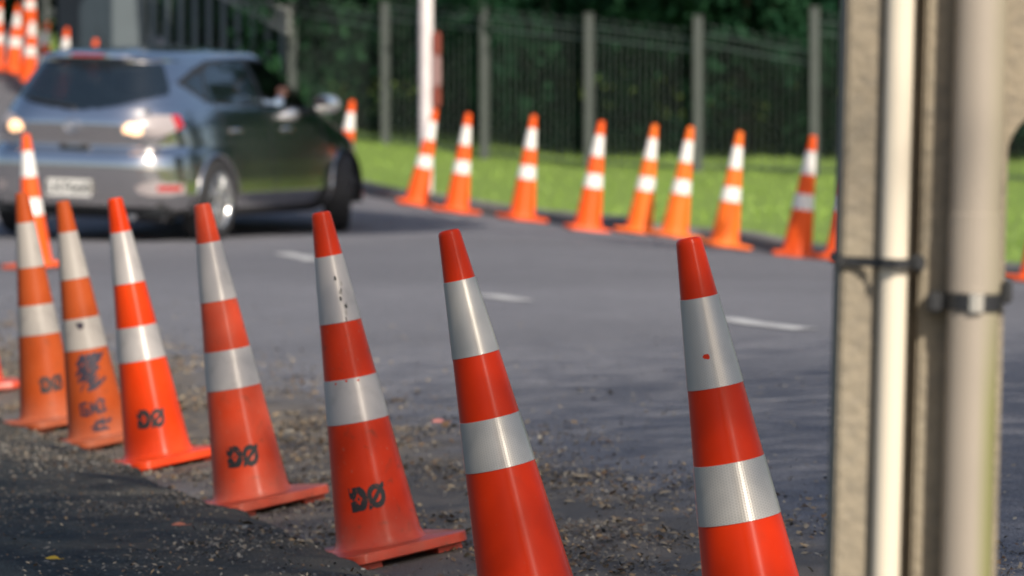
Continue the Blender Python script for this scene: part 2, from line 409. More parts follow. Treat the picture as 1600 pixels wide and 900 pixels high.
def base_mesh():
    bm = bmesh.new()
    H = 0.178; ch = 0.05
    def outline(s, z):
        h = H * s; c = ch * s; pts = []
        for (sx, sy) in ((1, 1), (-1, 1), (-1, -1), (1, -1)):
            a0 = math.atan2(sy, sx) - R(45)
            for j in range(5):
                an = a0 + R(22.5) * j
                pts.append((sx * (h - c) + c * math.cos(an), sy * (h - c) + c * math.sin(an), z))
        return [bm.verts.new(p) for p in pts]
    rings = [outline(0.96, 0.006), outline(1.0, 0.010), outline(1.0, 0.030), outline(0.988, 0.0335), outline(0.93, 0.0345), outline(0.72, 0.0365)]
    for a, b in zip(rings, rings[1:]):
        for i in range(len(a)): bm.faces.new((a[i], a[(i + 1) % 20], b[(i + 1) % 20], b[i]))
    bm.faces.new(rings[0][::-1]); bm.faces.new(rings[-1])
    for sx in (-1, 1):
        for sy in (-1, 1): add_box(bm, (sx * 0.118, sy * 0.118, 0.0), (0.07, 0.07, 0.018))
    return bm_mesh('cone_base', bm)
BODY, BASE = body_mesh(), base_mesh()
Z1 = (0.9 * (1 - 0.318) + 0.0, 0.9 * (1 - 0.126)); Z2 = (0.9 * (1 - 0.605), 0.9 * (1 - 0.478))
BANDS = [band_mesh(*Z1), band_mesh(*Z2)]
for mm in (BODY, BASE, *BANDS):
    mm.materials.append(None); mm.polygons.foreach_set('use_smooth', [True] * len(mm.polygons)); mm.set_sharp_from_angle(angle=R(32))

def brushed(m, rough, an):
    """moulding and wiping marks run up the cone: the highlight is narrow round it and long along it"""
    N = m.node_tree.nodes; b = N['Principled BSDF']
    tn = N.new('ShaderNodeTangent'); tn.direction_type = 'RADIAL'; tn.axis = 'Z'
    m.node_tree.links.new(tn.outputs[0], b.inputs['Tangent'])
    b.inputs['Anisotropic'].default_value = an; b.inputs['Anisotropic Rotation'].default_value = ANROT; b.inputs['Roughness'].default_value = rough
ANROT = 0.25
def cone_mat(name, col, rough, fade=(0, 0, 0), fade_amt=0.0, dirt_amt=0.35, coat=0.0):
    m = material(name, col, rough, spec=0.26, coat=coat, coat_rough=0.15,
                 noise=[(9, fade_amt, fade, 0.35, 0.75), (35, dirt_amt, (0.10, 0.045, 0.025), 0.60, 0.80), (75, min(0.7, dirt_amt * 1.6), (0.42, 0.17, 0.12), 0.66, 0.74)], bump=None)
    # grime that gathers on the lowest hand's breadth
    nt = m.node_tree; N = nt.nodes; L = nt.links; b = N['Principled BSDF']; src = b.inputs['Base Color'].links[0].from_socket
    tc = [n for n in N if n.type == 'TEX_COORD'][0]; sx = N.new('ShaderNodeSeparateXYZ'); L.new(tc.outputs['Object'], sx.inputs[0])
    mr = N.new('ShaderNodeMapRange'); mr.inputs[1].default_value = 0.14; mr.inputs[2].default_value = 0.03; mr.inputs[3].default_value = 0; mr.inputs[4].default_value = dirt_amt
    L.new(sx.outputs[2], mr.inputs[0])
    nz = N.new('ShaderNodeTexNoise'); nz.inputs['Scale'].default_value = 22; nz.inputs['Detail'].default_value = 7; L.new(tc.outputs['Object'], nz.inputs['Vector'])
    mu = N.new('ShaderNodeMath'); mu.operation = 'MULTIPLY'; L.new(mr.outputs[0], mu.inputs[0]); L.new(nz.outputs['Fac'], mu.inputs[1])
    mx = N.new('ShaderNodeMix'); mx.data_type = 'RGBA'; mx.inputs[7].default_value = (0.34, 0.16, 0.11, 1)
    L.new(mu.outputs[0], mx.inputs[0]); L.new(src, mx.inputs[6]); L.new(mx.outputs[2], b.inputs['Base Color'])
    brushed(m, rough + 0.12, 0.95)
    return m
def band_mat(name, col, rough, metal, hexa=True, dirt=0.3):
    m = material(name, col, rough, metal=metal, noise=[(18, dirt, tuple(x * 0.55 for x in col), 0.52, 0.78)])
    if hexa:
        nt = m.node_tree; N = nt.nodes; L = nt.links; b = N['Principled BSDF']
        tc = [n for n in N if n.type == 'TEX_COORD'][0]
        # honeycomb cells of the sheeting, laid out round the sleeve: (angle*r, z)
        sx = N.new('ShaderNodeSeparateXYZ'); L.new(tc.outputs['Object'], sx.inputs[0])
        at = N.new('ShaderNodeMath'); at.operation = 'ARCTAN2'; L.new(sx.outputs[1], at.inputs[0]); L.new(sx.outputs[0], at.inputs[1])
        ml = N.new('ShaderNodeMath'); ml.operation = 'MULTIPLY'; ml.inputs[1].default_value = 0.062; L.new(at.outputs[0], ml.inputs[0])
        def wave(ax, ang):
            s1 = N.new('ShaderNodeMath'); s1.operation = 'MULTIPLY'; s1.inputs[1].default_value = math.cos(ang) * 1320; L.new(ml.outputs[0], s1.inputs[0])
            s2 = N.new('ShaderNodeMath'); s2.operation = 'MULTIPLY_ADD'; s2.inputs[1].default_value = math.sin(ang) * 1320; L.new(sx.outputs[2], s2.inputs[0]); L.new(s1.outputs[0], s2.inputs[2])
            c = N.new('ShaderNodeMath'); c.operation = 'COSINE'; L.new(s2.outputs[0], c.inputs[0]); return c
        c1, c2, c3 = wave(0, R(0)), wave(0, R(60)), wave(0, R(120))
        ad = N.new('ShaderNodeMath'); ad.operation = 'ADD'; L.new(c1.outputs[0], ad.inputs[0]); L.new(c2.outputs[0], ad.inputs[1])
        ad2 = N.new('ShaderNodeMath'); ad2.operation = 'ADD'; L.new(ad.outputs[0], ad2.inputs[0]); L.new(c3.outputs[0], ad2.inputs[1])
        mr = N.new('ShaderNodeMapRange'); mr.inputs[1].default_value = -1.5; mr.inputs[2].default_value = 0.3; mr.inputs[3].default_value = 1.08; mr.inputs[4].default_value = 0.86
        L.new(ad2.outputs[0], mr.inputs[0])
        src = b.inputs['Base Color'].links[0].from_socket
        mx = N.new('ShaderNodeMix'); mx.data_type = 'RGBA'; mx.blend_type = 'MULTIPLY'; mx.inputs[0].default_value = 1
        L.new(src, mx.inputs[6]); L.new(mr.outputs[0], mx.inputs[7]); L.new(mx.outputs[2], b.inputs['Base Color'])
        bp = N.new('ShaderNodeBump'); bp.inputs['Strength'].default_value = 0.08; bp.inputs['Distance'].default_value = 0.0006
        L.new(ad2.outputs[0], bp.inputs['Height']); L.new(bp.outputs[0], b.inputs['Normal'])
    brushed(m, rough + 0.08, 0.93)
    return m
CM = {
    'deep': cone_mat('deep_red_orange_pvc', (0.60, 0.028, 0.0006), 0.20, (0.54, 0.022, 0.0006), 0.5, 0.08),
    'red': cone_mat('red_orange_pvc', (0.60, 0.030, 0.002), 0.22, (0.52, 0.04, 0.01), 0.6, 0.65),
    'pink': cone_mat('sun_faded_pink_orange_pvc', (0.58, 0.048, 0.011), 0.24, (0.55, 0.10, 0.055), 0.8, 0.5),
    'bright': cone_mat('bright_red_orange_pvc', (0.68, 0.040, 0.001), 0.22, (0.70, 0.07, 0.01), 0.4, 0.15),
    'brown': cone_mat('brownish_orange_pvc', (0.36, 0.058, 0.011), 0.6, (0.38, 0.075, 0.02), 0.9, 0.6),
    'farred': cone_mat('far_red_orange_pvc', (0.85, 0.105, 0.014), 0.38, (0.78, 0.10, 0.02), 0.5, 0.2),
    'orange': cone_mat('far_orange_pvc', (0.86, 0.16, 0.02), 0.42, (0.78, 0.16, 0.03), 0.5, 0.2),
}
BMAT = {'grey': band_mat('grey_honeycomb_sheeting', (0.54, 0.51, 0.465), 0.22, 0.45),
        'pale': band_mat('pale_sheeting', (0.52, 0.48, 0.45), 0.32, 0.25, dirt=0.55),
        'dull': band_mat('dull_sheeting', (0.38, 0.345, 0.31), 0.5, 0.05, dirt=0.6),
        'white': band_mat('white_sheeting', (0.78, 0.75, 0.71), 0.4, 0.0, hexa=False, dirt=0.15)}

def surf(u, z, off):
    """point on the cone: u = arc offset in metres to the right of the side facing the camera"""
    r = cone_r(z) + off; a = -math.pi / 2 + u / cone_r(z)
    return (r * math.cos(a), r * math.sin(a), z)
def print_mesh(name, mask, w, h, zc, uc, nu, nv, off=0.0006):
    vid = {}; Vs = []; Fs = []
    def vert(i, j):
        if (i, j) not in vid:
            vid[(i, j)] = len(Vs); Vs.append(surf(uc + (i / nu - 0.5) * w, zc + (j / nv - 0.5) * h, off))
        return vid[(i, j)]
    for i in range(nu):
        for j in range(nv):
            if mask((i + 0.5) / nu, (j + 0.5) / nv): Fs.append((vert(i, j), vert(i + 1, j), vert(i + 1, j + 1), vert(i, j + 1)))
    return from_np(name, Vs, Fs)
def logo_mask(u, v):
    x = u * 1.5; y = v           # 1.5 wide, 1 high
    if x < 0.74:                 # block D with a diamond counter
        if x > 0.40 and math.hypot((x - 0.40) / 0.34, (y - 0.5) / 0.5) > 1.04: return False
        if y > 0.80 and 0.04 < x < 0.16: return False
        if 0.43 < y < 0.55 and x < 0.10: return False
        dd = abs(x - 0.38) / 0.15 + abs(y - 0.5) / 0.25
        if dd < 1: return dd < 0.42
        return True
    cx, cy = 1.12, 0.5           # slashed O
    rr = math.hypot((x - cx) / 0.38, (y - cy) / 0.5)
    sl = abs((y - cy) - (x - cx) * 1.25) < 0.14 and abs(x - cx) < 0.385
    if sl and 0 <= y <= 1: return True
    if rr > 1: return False
    return rr > 0.50
def make_logo(k):
    r_ = random.Random(100 + k); hol = [(r_.random(), r_.random(), r_.uniform(0.008, 0.035)) for _ in range(16)]; ang = R(r_.uniform(-4, 4)); ca, sa = math.cos(ang), math.sin(ang)
    def mk(u, v):
        for (a, b, q) in hol:
            if math.hypot(u - a, (v - b) * 0.65) < q * 0.6: return False
        x, y = (u - 0.5) * 1.5, v - 0.5; x, y = x * ca - y * sa, x * sa + y * ca
        x = x / 0.95 / 1.5 + 0.5; y = y / 0.95 + 0.5
        return 0 <= x <= 1 and 0 <= y <= 1 and logo_mask(x, y)
    me = print_mesh('logo', mk, 0.1, 0.066, 0.163 + r_.uniform(-0.004, 0.004), -0.006, 66, 44); me.materials.append(M['ink']); return me
random.seed(5)
strokes = []
for k in range(40):   # upper scribble
    x0 = random.uniform(0.15, 0.6); y0 = random.uniform(0.55, 0.95); a = R(random.uniform(10, 60)); l = random.uniform(0.12, 0.4)
    strokes.append((x0, y0, x0 + l * math.cos(a), y0 + l * math.sin(a) * 0.5, random.uniform(0.02, 0.05)))
for k in range(14):   # lower smears
    x0 = random.uniform(0.35, 0.8); y0 = random.uniform(0.0, 0.13); a = R(random.uniform(-20, 70)); l = random.uniform(0.05, 0.2)
    strokes.append((x0, y0, x0 + l * math.cos(a), y0 + l * math.sin(a) * 0.4, random.uniform(0.025, 0.045)))
def letter(pts, ox, oy, sx, sy):
    for (a, b), (c, d) in zip(pts, pts[1:]): strokes.append((ox + a * sx, oy + b * sy, ox + c * sx, oy + d * sy, 0.036))
letter([(0.9, 1), (0, 0.9), (0, 0.1), (0.9, 0), (0.9, 0.45), (0.4, 0.5)], 0.12, 0.24, 0.2, 0.15)
letter([(0, 0), (0.1, 1), (0.5, 0.2), (0.9, 1), (1, 0)], 0.40, 0.25, 0.18, 0.13)
letter([(0, 1), (0.8, 0.9), (0.5, 0.5), (0.9, 0.1), (0, 0)], 0.63, 0.26, 0.16, 0.15)
def scr_mask(sel):
    def f(u, v):
        for (a, b, c, d, w) in sel:
            dx, dy = c - a, d - b; L2 = dx * dx + dy * dy + 1e-9
            t = min(1, max(0, ((u - a) * dx + (v - b) * dy) / L2))
            if math.hypot(u - a - t * dx, (v - b - t * dy) * 1.7) < w: return True
        return False
    return f
SCRIB = [print_mesh('graffiti', scr_mask(q), 0.14, 0.29, 0.195, 0.01, 80, 120) for q in (strokes[:40], strokes[40:54], strokes[54:])]
for q in SCRIB: q.materials.append(M['graffiti'])

def slot(o, m):
    o.material_slots[0].link = 'OBJECT'; o.material_slots[0].material = m
def cone(foot, lean, yaw, col, band, label, group, pitch=0, logo=None, scribble=False, sink=0.0):
    root = empty('traffic_cone')
    tag(root, label, 'traffic cone', group)
    root.matrix_world = Matrix.Translation(foot + Vector((0, 0, 0.006 - sink))) @ Matrix.Rotation(R(lean), 4, 'Y') @ Matrix.Rotation(R(pitch), 4, 'X')
    yz = Matrix.Rotation(R(yaw), 4, 'Z')
    o = mesh_obj('body', BODY, parent=root, smooth=False); slot(o, CM[col])
    o = mesh_obj('base', BASE, parent=root, smooth=False); slot(o, CM[col]); o.matrix_local = yz
    for b in BANDS:
        o = mesh_obj('reflective_band', b, parent=root, smooth=False); slot(o, BMAT[band]); o.matrix_local = yz
    if logo is not None:
        o = mesh_obj('stencilled_logo', make_logo(int(logo)), parent=root, smooth=False); o.matrix_local = Matrix.Rotation(R(logo), 4, 'Z')
        o['label'] = 'black stencilled DØ mark'
    if scribble:
        for q in SCRIB: o = mesh_obj('graffiti', q, parent=root, smooth=False); o['label'] = 'dark scribbled marker graffiti'
    return root
GN = 'cones leaning left along the near gutter'
near_spec = [
    (18, 'deep', 'grey', 'glossy deep red cone nearest the concrete pole, its foot below the picture', None, False),
    (25, 'deep', 'grey', 'glossy deep red cone without logo, second from the concrete pole', None, False),
    (30, 'red', 'pale', 'red cone with black logo and scuffed upper band beside the unmarked deep red cones', 0, False),
    (33, 'pink', 'pale', 'faded pinkish red cone with black logo in front of the rear wheel of the car', 3, False),
    (34, 'bright', 'pale', 'bright orange red cone with black logo right of the graffitied cone', 6, False),
    (36, 'brown', 'dull', 'grubby brownish orange cone covered in dark graffiti', None, True),
    (38, 'brown', 'dull', 'dull orange cone with small logo half hidden behind the graffitied cone', 24, False),
    (12, 'red', 'dull', 'cone cut off by the left picture edge, only its foot showing', None, False)]
for (a, b, h, lean), p, (yaw, col, band, lab, lg, scr) in zip(near, near_pts, near_spec):
    cone(p, lean, yaw, col, band, lab, GN, logo=lg, scribble=scr)
# chipped spot and scuffs on the bands of the two front cones
def chip(idx, zz, u, w, h, mat, seed):
    rr = random.Random(seed); ph = [rr.uniform(0.6, 1.0) for _ in range(8)]
    def mk(uu, v):
        a = math.atan2(v - 0.5, uu - 0.5); k = a / (2 * math.pi) * 8 % 8
        r = ph[int(k) % 8] * (1 - k % 1) + ph[(int(k) + 1) % 8] * (k % 1)
        return math.hypot(uu - 0.5, v - 0.5) < 0.5 * r
    me = print_mesh('chip', mk, w, h, zz, u, 16, 14, off=0.0014); me.materials.append(mat)
    root = [o for o in C.objects if o.name.startswith('traffic_cone')][idx]
    o = mesh_obj('chip', me, parent=root, smooth=False)
chip(0, 0.675, -0.008, 0.016, 0.014, CM['deep'], 3)
for k in range(9): chip(2, 0.62 + k * 0.0125 + 0.004 * (k * 7 % 3), 0.024 - k * 0.0012 + 0.004 * (k * 5 % 4 - 1.5), 0.004 + 0.003 * (k % 3), 0.016, BMAT['dull'] if k % 2 else M['black'], 20 + k)
for k in range(3): chip(2, 0.462 + 0.003 * (k % 2), 0.022 - 0.03 * k, 0.008, 0.007, CM['red'], 40 + k)
chip(5, 0.445, 0.0, 0.035, 0.03, M['graffiti'], 60)

GF = 'cones leaning right along the far kerb'
far_spec = [('farred', 'lone cone rising behind the bonnet of the car'), ('farred', 'cone at the foot of the white post, leaning most'),
            ('farred', 'cone just right of the white post, its foot touching the leaning one'), ('farred', 'cone standing alone between the white post and the middle of the kerb row'),
            ('farred', 'red orange cone in the middle of the kerb row, left of three paler orange cones'), ('orange', 'leftmost of the three paler orange cones by the kerb'),
            ('orange', 'middle one of the three paler orange cones, scuffed low on its side'), ('orange', 'rightmost of the three paler orange cones by the kerb'),
            ('farred', 'red cone by the kerb just left of the concrete pole'), ('farred', 'cone mostly hidden behind the left edge of the concrete pole'),
            ('farred', 'cone at the right picture edge beyond the concrete pole')]
for i, (f, p, (col, lab)) in enumerate(zip(far, far_pts, far_spec)):
    lean = math.degrees(math.atan2(f[0] - f[2], f[3] - f[1]))
    r = cone(p, lean, 20 + 13 * (i * 5 % 7), col, 'white', lab, GF, scribble=False)
GH = 'cones climbing the hill behind the car'
hill_lab = ['cone tip just above the middle of the car roof', 'cone above the car roof with its white band showing', 'cone in front of the thin grey post on the hill',
            'cone left of the thin grey post, foot hidden by the car', 'cone showing down to its foot left of the car roof', 'highest cone on the hill, its tip above the picture', 'cone cut by the left picture edge on the hill']
for i, (f, p, lab) in enumerate(zip(hill, hill_pts, hill_lab)):
    p = p.copy()
    cone(p, math.degrees(math.atan2(f[0] - f[2], f[3] - f[1])), 15 * i, 'farred', 'white', lab, GH)
cone(stray_pt, -4, 42, 'farred', 'white', 'cone standing on the road right behind the car bumper', GF)

# ------------------------------------------------------------------ bar fence along the verge
fence = tag(empty('bar_fence', post_pts[1]), 'dark steel bar fence with bow tops and grey posts along the grass verge', 'fence')
fence_inv = Matrix.Translation(-post_pts[1])
bm = bmesh.new(); add_box(bm, (0, 0, 0.79), (0.095, 0.095, 1.62), bevel=0.008); add_box(bm, (0, 0, 1.61), (0.108, 0.108, 0.02), bevel=0.005)
POST = bm_mesh('post', bm)
bm = bmesh.new(); add_tube(bm, [(0, 0, 0.04), (0, 0, 1.30)], 0.0032, 6); BAR = bm_mesh('bar', bm)
post_top = [2, 2, 6, 20, 24, 10, 6, 5, 5]     # pixel row of each post top
rail_y = [(3, 29), (12, 30), (26, 45), (41, 62), (50, 82), (32, 60), (30, 50), (30, 50)]   # top rail at left and right end of each panel
for i, p in enumerate(post_pts):
    top = P(posts[i][0], post_top[i], posts[i][2]).z
    o = mesh_obj('post', POST, M['post'], fence, smooth=False); o.location = (p.x - post_pts[1].x, p.y - post_pts[1].y, p.z - post_pts[1].z - 0.1); o.scale = (1, 1, (top - p.z + 0.1) / 1.62)
def bow(w, r=0.0035):
    bm = bmesh.new(); add_tube(bm, [(-w / 2 * math.cos(a), 0, 0.055 * math.sin(a)) for a in [math.pi * k / 6 for k in range(7)]], r, 5); return bm_mesh('bow_top', bm)
for i in range(len(post_pts) - 1):
    a, b = post_pts[i], post_pts[i + 1]
    ta = P(posts[i][0], rail_y[i][0], posts[i][2]); tb = P(posts[i + 1][0], rail_y[i][1], posts[i + 1][2])
    for dz, hgt in ((0, 'top'), (-0.115, 'mid'), (None, 'low')):
        if dz is None: q0, q1 = a + Vector((0, 0, 0.05)), b + Vector((0, 0, 0.05))
        else: q0, q1 = Vector((a.x, a.y, ta.z + dz)), Vector((b.x, b.y, tb.z + dz))
        bm = bmesh.new(); v = (q1 - q0); L = v.length - 0.12
        rot = v.to_track_quat('X', 'Z').to_matrix().to_4x4()
        add_box(bm, (q0 + q1) / 2 - post_pts[1], (L, 0.014, 0.016), rot)
        mesh_obj('rail', bm_mesh('rail', bm), M['fence'], fence, smooth=False)
    n = max(6, int((b - a).length / 0.085)); BW = bow((b - a).length / n * 2)
    yaw = math.atan2(b.y - a.y, b.x - a.x)
    for k in range(1, n):
        t = k / n; q = a.lerp(b, t); zt = ta.z + (tb.z - ta.z) * t
        o = mesh_obj('bar', BAR, M['fence'], fence, smooth=False); o.location = q - post_pts[1] - Vector((0, 0, 0.02)); o.scale = (1, 1, (zt + 0.04 - q.z) / 1.30)
        if k % 2 == 1 and k < n - 1:
            o = mesh_obj('bow_top', BW, M['fence'], fence); qq = a.lerp(b, (k + 0.5 * 1) / n + 0.0)
            zz = ta.z + (tb.z - ta.z) * (k + 0.5) / n + 0.04
            o.location = (qq.x - post_pts[1].x, qq.y - post_pts[1].y, zz - post_pts[1].z); o.rotation_euler = (0, 0, yaw)

M['galv'] = material('galvanised_rail', (0.26, 0.27, 0.26), 0.5, noise=[(6, 0.4, (0.18, 0.19, 0.19), 0.4, 0.7)])
# paling fence that climbs the hill left of the corner post
A = post_pts[0]; B = P(232, 170, 56.0)
pal = tag(empty('paling_fence', A), 'blue grey steel paling fence climbing the hill behind the car', 'fence')
bm = bmesh.new(); add_box(bm, (0, 0, 0.5), (0.12, 0.03, 1.0), bevel=0.004); PALE = bm_mesh('pale', bm)
n = 10
for k in range(n):
    t = (k + 0.6) / n; q = A.lerp(B, t)
    top = P(457 + (232 - 457) * t, 48 - t * 225 * 0.5, q.y).z
    o = mesh_obj('pale', PALE, M['pale'], pal, smooth=False)
    o.location = q - A - Vector((0, 0, 0.35)); o.scale = (1, 1, max(1.6, top + 0.25 - q.z + 0.35)); o.rotation_euler = (0, 0, math.atan2(B.y - A.y, B.x - A.x))
for off in (0, 0.14, 0.28):
    q0 = P(452, 50 - off * 105, 52.7); q1 = P(232, -68 - off * 105, 55.8)
    bm = bmesh.new(); v = q1 - q0
    add_box(bm, (q0 + q1) / 2 - A, (v.length, 0.05, 0.05), v.to_track_quat('X', 'Z').to_matrix().to_4x4())
    mesh_obj('rail', bm_mesh('rail', bm), M['galv'], pal, smooth=False)
pc = P(204, 190, 56.3)
bm = bmesh.new(); add_box(bm, (0, 0, 1.6), (0.40, 0.36, 3.4), bevel=0.015); add_box(bm, (0, 0, 3.35), (0.48, 0.44, 0.1), bevel=0.01)
o = mesh_obj('gate_pillar', bm_mesh('gate_pillar', bm), M['pillar'], smooth=False); o.location = pc
tag(o, 'wide grey rendered gate pillar above the car roof', 'pillar')
gt = tag(empty('sheet_gate', P(136, 180, 58.5)), 'dark blue sheet metal gate left of the wide pillar', 'gate')
bm = bmesh.new(); add_box(bm, (0, 0, 1.3), (0.112, 0.02, 2.9), bevel=0.004); GB = bm_mesh('gate_board', bm)
M['gate'] = material('gate_dark_blue', (0.02, 0.035, 0.048), 0.45, noise=[(3, 0.5, (0.03, 0.045, 0.06), 0.4, 0.7)])
for k in range(-3, 3):
    o = mesh_obj('gate_board', GB, M['gate'], gt, smooth=False); o.location = (0.06 + k * 0.117, 0.12 * k * 0.117, 0)
bm = bmesh.new()
for z in (0.3, 2.3): add_box(bm, (0, 0.03, z), (0.72, 0.03, 0.06))
mesh_obj('gate_frame', bm_mesh('gate_frame', bm), M['gate'], gt, smooth=False)

# thin grey post on the hill
bm = bmesh.new(); add_tube(bm, [(0, 0, -0.3), (0, 0, 3.2)], 0.05, 16); add_tube(bm, [(0, 0, 3.2), (0, 0, 3.23)], 0.06, 16)
o = mesh_obj('grey_post', bm_mesh('grey_post', bm), M['post']); o.location = P(72, 150, 62.8); tag(o, 'thin grey metal post on the hill among the cones', 'post')

# white post with a red and white marker beside it
wp = tag(empty('white_post', P(666, 290, 45.6)), 'tall white painted post on the verge with a red and white marker', 'post')
M['white_paint'] = material('post_white_paint', (0.72, 0.66, 0.66), 0.5, noise=[(4, 0.5, (0.5, 0.42, 0.42), 0.45, 0.7)])
M['marker_red'] = material('marker_red', (0.20, 0.045, 0.03), 0.5, noise=[(8, 0.5, (0.22, 0.05, 0.04), 0.4, 0.7)])
M['marker_pale'] = material('marker_pale', (0.28, 0.17, 0.165), 0.5, noise=[(8, 0.5, (0.36, 0.2, 0.2), 0.4, 0.7)])
bm = bmesh.new(); add_tube(bm, [(0, 0, -0.3), (0, 0, 4.5)], 0.066, 24); mesh_obj('shaft', bm_mesh('shaft', bm), M['white_paint'], wp)
bm = bmesh.new(); add_tube(bm, [(0, 0, 4.5), (0, 0, 4.53), (0, 0, 4.55)], [0.072, 0.072, 0.02], 24); mesh_obj('cap', bm_mesh('cap', bm), M['white_paint'], wp)
def disc(z0, z1, m, nm, bulge=1.0):
    bm = bmesh.new(); zs = [z0, z0 + 0.02, (z0 + z1) / 2, z1 - 0.02, z1]
    add_tube(bm, [(0.098, -0.05, z) for z in zs], [0.022, 0.042, 0.043, 0.042, 0.022], 16)
    return mesh_obj(nm, bm_mesh(nm, bm), m, wp)
b0 = 0.74
disc(b0, b0 + 0.20, M['marker_red'], 'marker_end'); disc(b0 + 0.19, b0 + 0.50, M['marker_pale'], 'marker_middle'); disc(b0 + 0.49, b0 + 0.72, M['marker_red'], 'marker_end')
bm = bmesh.new()
for z in (b0 + 0.1, b0 + 0.6): add_box(bm, (0.055, -0.025, z), (0.10, 0.03, 0.03))
mesh_obj('bracket', bm_mesh('bracket', bm), M['post'], wp, smooth=False)

# ------------------------------------------------------------------ trees behind the fence
def crown_mesh(name, n, rx, rz, zc, leaf, seed, clumps=46):
    r = np.random.default_rng(seed)
    cc = r.normal(0, 1, (clumps, 3)); cc /= np.linalg.norm(cc, axis=1)[:, None]; cc *= r.uniform(0.45, 1.0, (clumps, 1)); cr = r.uniform(0.18, 0.38, clumps)
    k = r.integers(0, clumps, n); d = r.normal(0, 1, (n, 3)); d /= np.linalg.norm(d, axis=1)[:, None]
    p = cc[k] + d * (cr[k] * r.uniform(0.55, 1.05, n))[:, None]
    p *= np.array([rx, rx, rz]); p[:, 2] += zc
    a = r.normal(0, 1, (n, 3)); a /= np.linalg.norm(a, axis=1)[:, None]
    nn = d + r.normal(0, 0.55, (n, 3)); b = np.cross(nn, a); b /= np.linalg.norm(b, axis=1)[:, None]; a = np.cross(b, nn); a /= np.linalg.norm(a, axis=1)[:, None]
    s = leaf * r.uniform(0.6, 1.3, n)[:, None]
    V = np.stack([p - a * s, p + b * s * 0.5, p + a * s, p - b * s * 0.5], 1).reshape(-1, 3)
    return fast_mesh(name, V, np.arange(4 * n).reshape(-1, 4))
CR = [crown_mesh('crown', 15000, 2.0, 2.6, 2.35, 0.075, s) for s in (1, 2, 3)]
def trunk_mesh(seed):
    r = random.Random(seed); bm = bmesh.new()
    add_tube(bm, [(0, 0, -0.5), (0.05, 0.02, 0.8), (-0.04, 0.05, 2.2), (0.05, 0, 4.2)], [0.17, 0.13, 0.10, 0.03], 10)
    for k in range(7):
        a = r.uniform(0, 6.28); z = r.uniform(0.7, 3.0); l = r.uniform(0.9, 1.5)
        add_tube(bm, [(0, 0, z), (math.cos(a) * l * 0.5, math.sin(a) * l * 0.5, z + 0.4), (math.cos(a) * l, math.sin(a) * l, z + 1.0)], [0.06, 0.04, 0.012], 7)
    return bm_mesh('trunk', bm)
TR = [trunk_mesh(s) for s in (1, 2)]
for mm in CR: mm.materials.append(None)
def tree(x, y, sc, m, rot, label, variant):
    t = empty('tree', (x, y, float(zverge(np.array([x]), np.array([y]))[0]) - 0.1)); t.rotation_euler = (0, 0, rot); t.scale = (sc[0], sc[0], sc[1])
    tag(t, label, 'tree', 'trees behind the fence')
    o = mesh_obj('crown', CR[variant], parent=t, smooth=False); slot(o, M['leaf'][m])
    mesh_obj('trunk', TR[variant % 2], M['bark'], t)
tree_px = [(395, 60.5, 1, 'bushy tree behind the corner of the bar fence'), (560, 54.4, 2, 'paler green tree behind the fence left of the white post'), (700, 54.6, 0, 'dark tree behind the fence right of the white post'),
           (850, 52.6, 1, 'green tree behind the fence above the lone middle cone'), (1000, 53.2, 0, 'dark tree behind the fence in the middle'), (1150, 51.0, 1, 'green tree behind the fence above the paler orange cones'),
           (1330, 50.4, 1, 'tree behind the fence left of and behind the concrete pole'), (1560, 49.6, 0, 'tree behind the fence right of the concrete pole'), (1800, 48.8, 1, 'tree past the right picture edge by the fence')]
for i, (px, d, m, lab) in enumerate(tree_px):
    q = P(px, 200, d); tree(q.x, q.y - 1.0, (0.70 + 0.1 * (i % 3), 0.85 + 0.12 * (i % 2)), m, i * 1.3, lab, i % 3)
back = [(-9.5, 69, 2, 'bushy tree at the far left above the hill cones'), (-6.6, 72, 1, 'tree behind the cones at the top of the hill'), (-4.0, 66, 0, 'dark tall tree behind the sheet gate'), (-2.2, 62, 0, 'dark tall tree behind the paling fence'), (0.4, 60, 0, 'dark tall tree behind the white post'),
        (3.0, 58.5, 0, 'dark tall tree behind the middle of the bar fence'), (5.6, 57, 0, 'dark tall tree at the right behind the bar fence'), (8.4, 55, 0, 'dark tall tree behind the concrete pole'), (11.5, 52, 0, 'dark tall tree beyond the right picture edge'),
        (14, 46, 1, 'leafy tree well right of the picture'), (15.5, 40, 0, 'leafy tree right of the picture near the kerb')]
for i, (x, y, m, lab) in enumerate(back):
    tree(x, y, (1.15 + 0.1 * (i % 3), 1.5 + 0.2 * (i % 2)), m, i * 2.1 + 0.5, lab, (i + 1) % 3)
# street tree beside the camera, out of the picture, whose thin crown shades the near gutter
r3 = np.random.default_rng(21); n = 27000
pp = np.clip(r3.normal(0, 0.5, (n, 3)), -1.25, 1.25) * np.array([4.2, 3.8, 1.2])
aa = r3.normal(0, 1, (n, 3)); aa /= np.linalg.norm(aa, axis=1)[:, None]; bb = np.cross(aa, r3.normal(0, 1, (n, 3))); bb /= np.linalg.norm(bb, axis=1)[:, None]; sz = r3.uniform(0.036, 0.06, (n, 1))
st_tree = empty('street_tree', (5.6, -0.6, zr(5.6, -0.6))); tag(st_tree, 'thin crowned street tree beside the camera shading the near cones', 'tree')
cro = mesh_obj('crown', fast_mesh('street_crown', np.stack([pp - aa * sz, pp + bb * sz * 0.5, pp + aa * sz, pp - bb * sz * 0.5], 1).reshape(-1, 3), np.arange(4 * n).reshape(-1, 4)), M['leaf'][1], st_tree, smooth=False)
cro.location = Vector((0.15, 11.9, 0.5)) + sun_dir * (9.0 / sun_dir.z) - st_tree.location
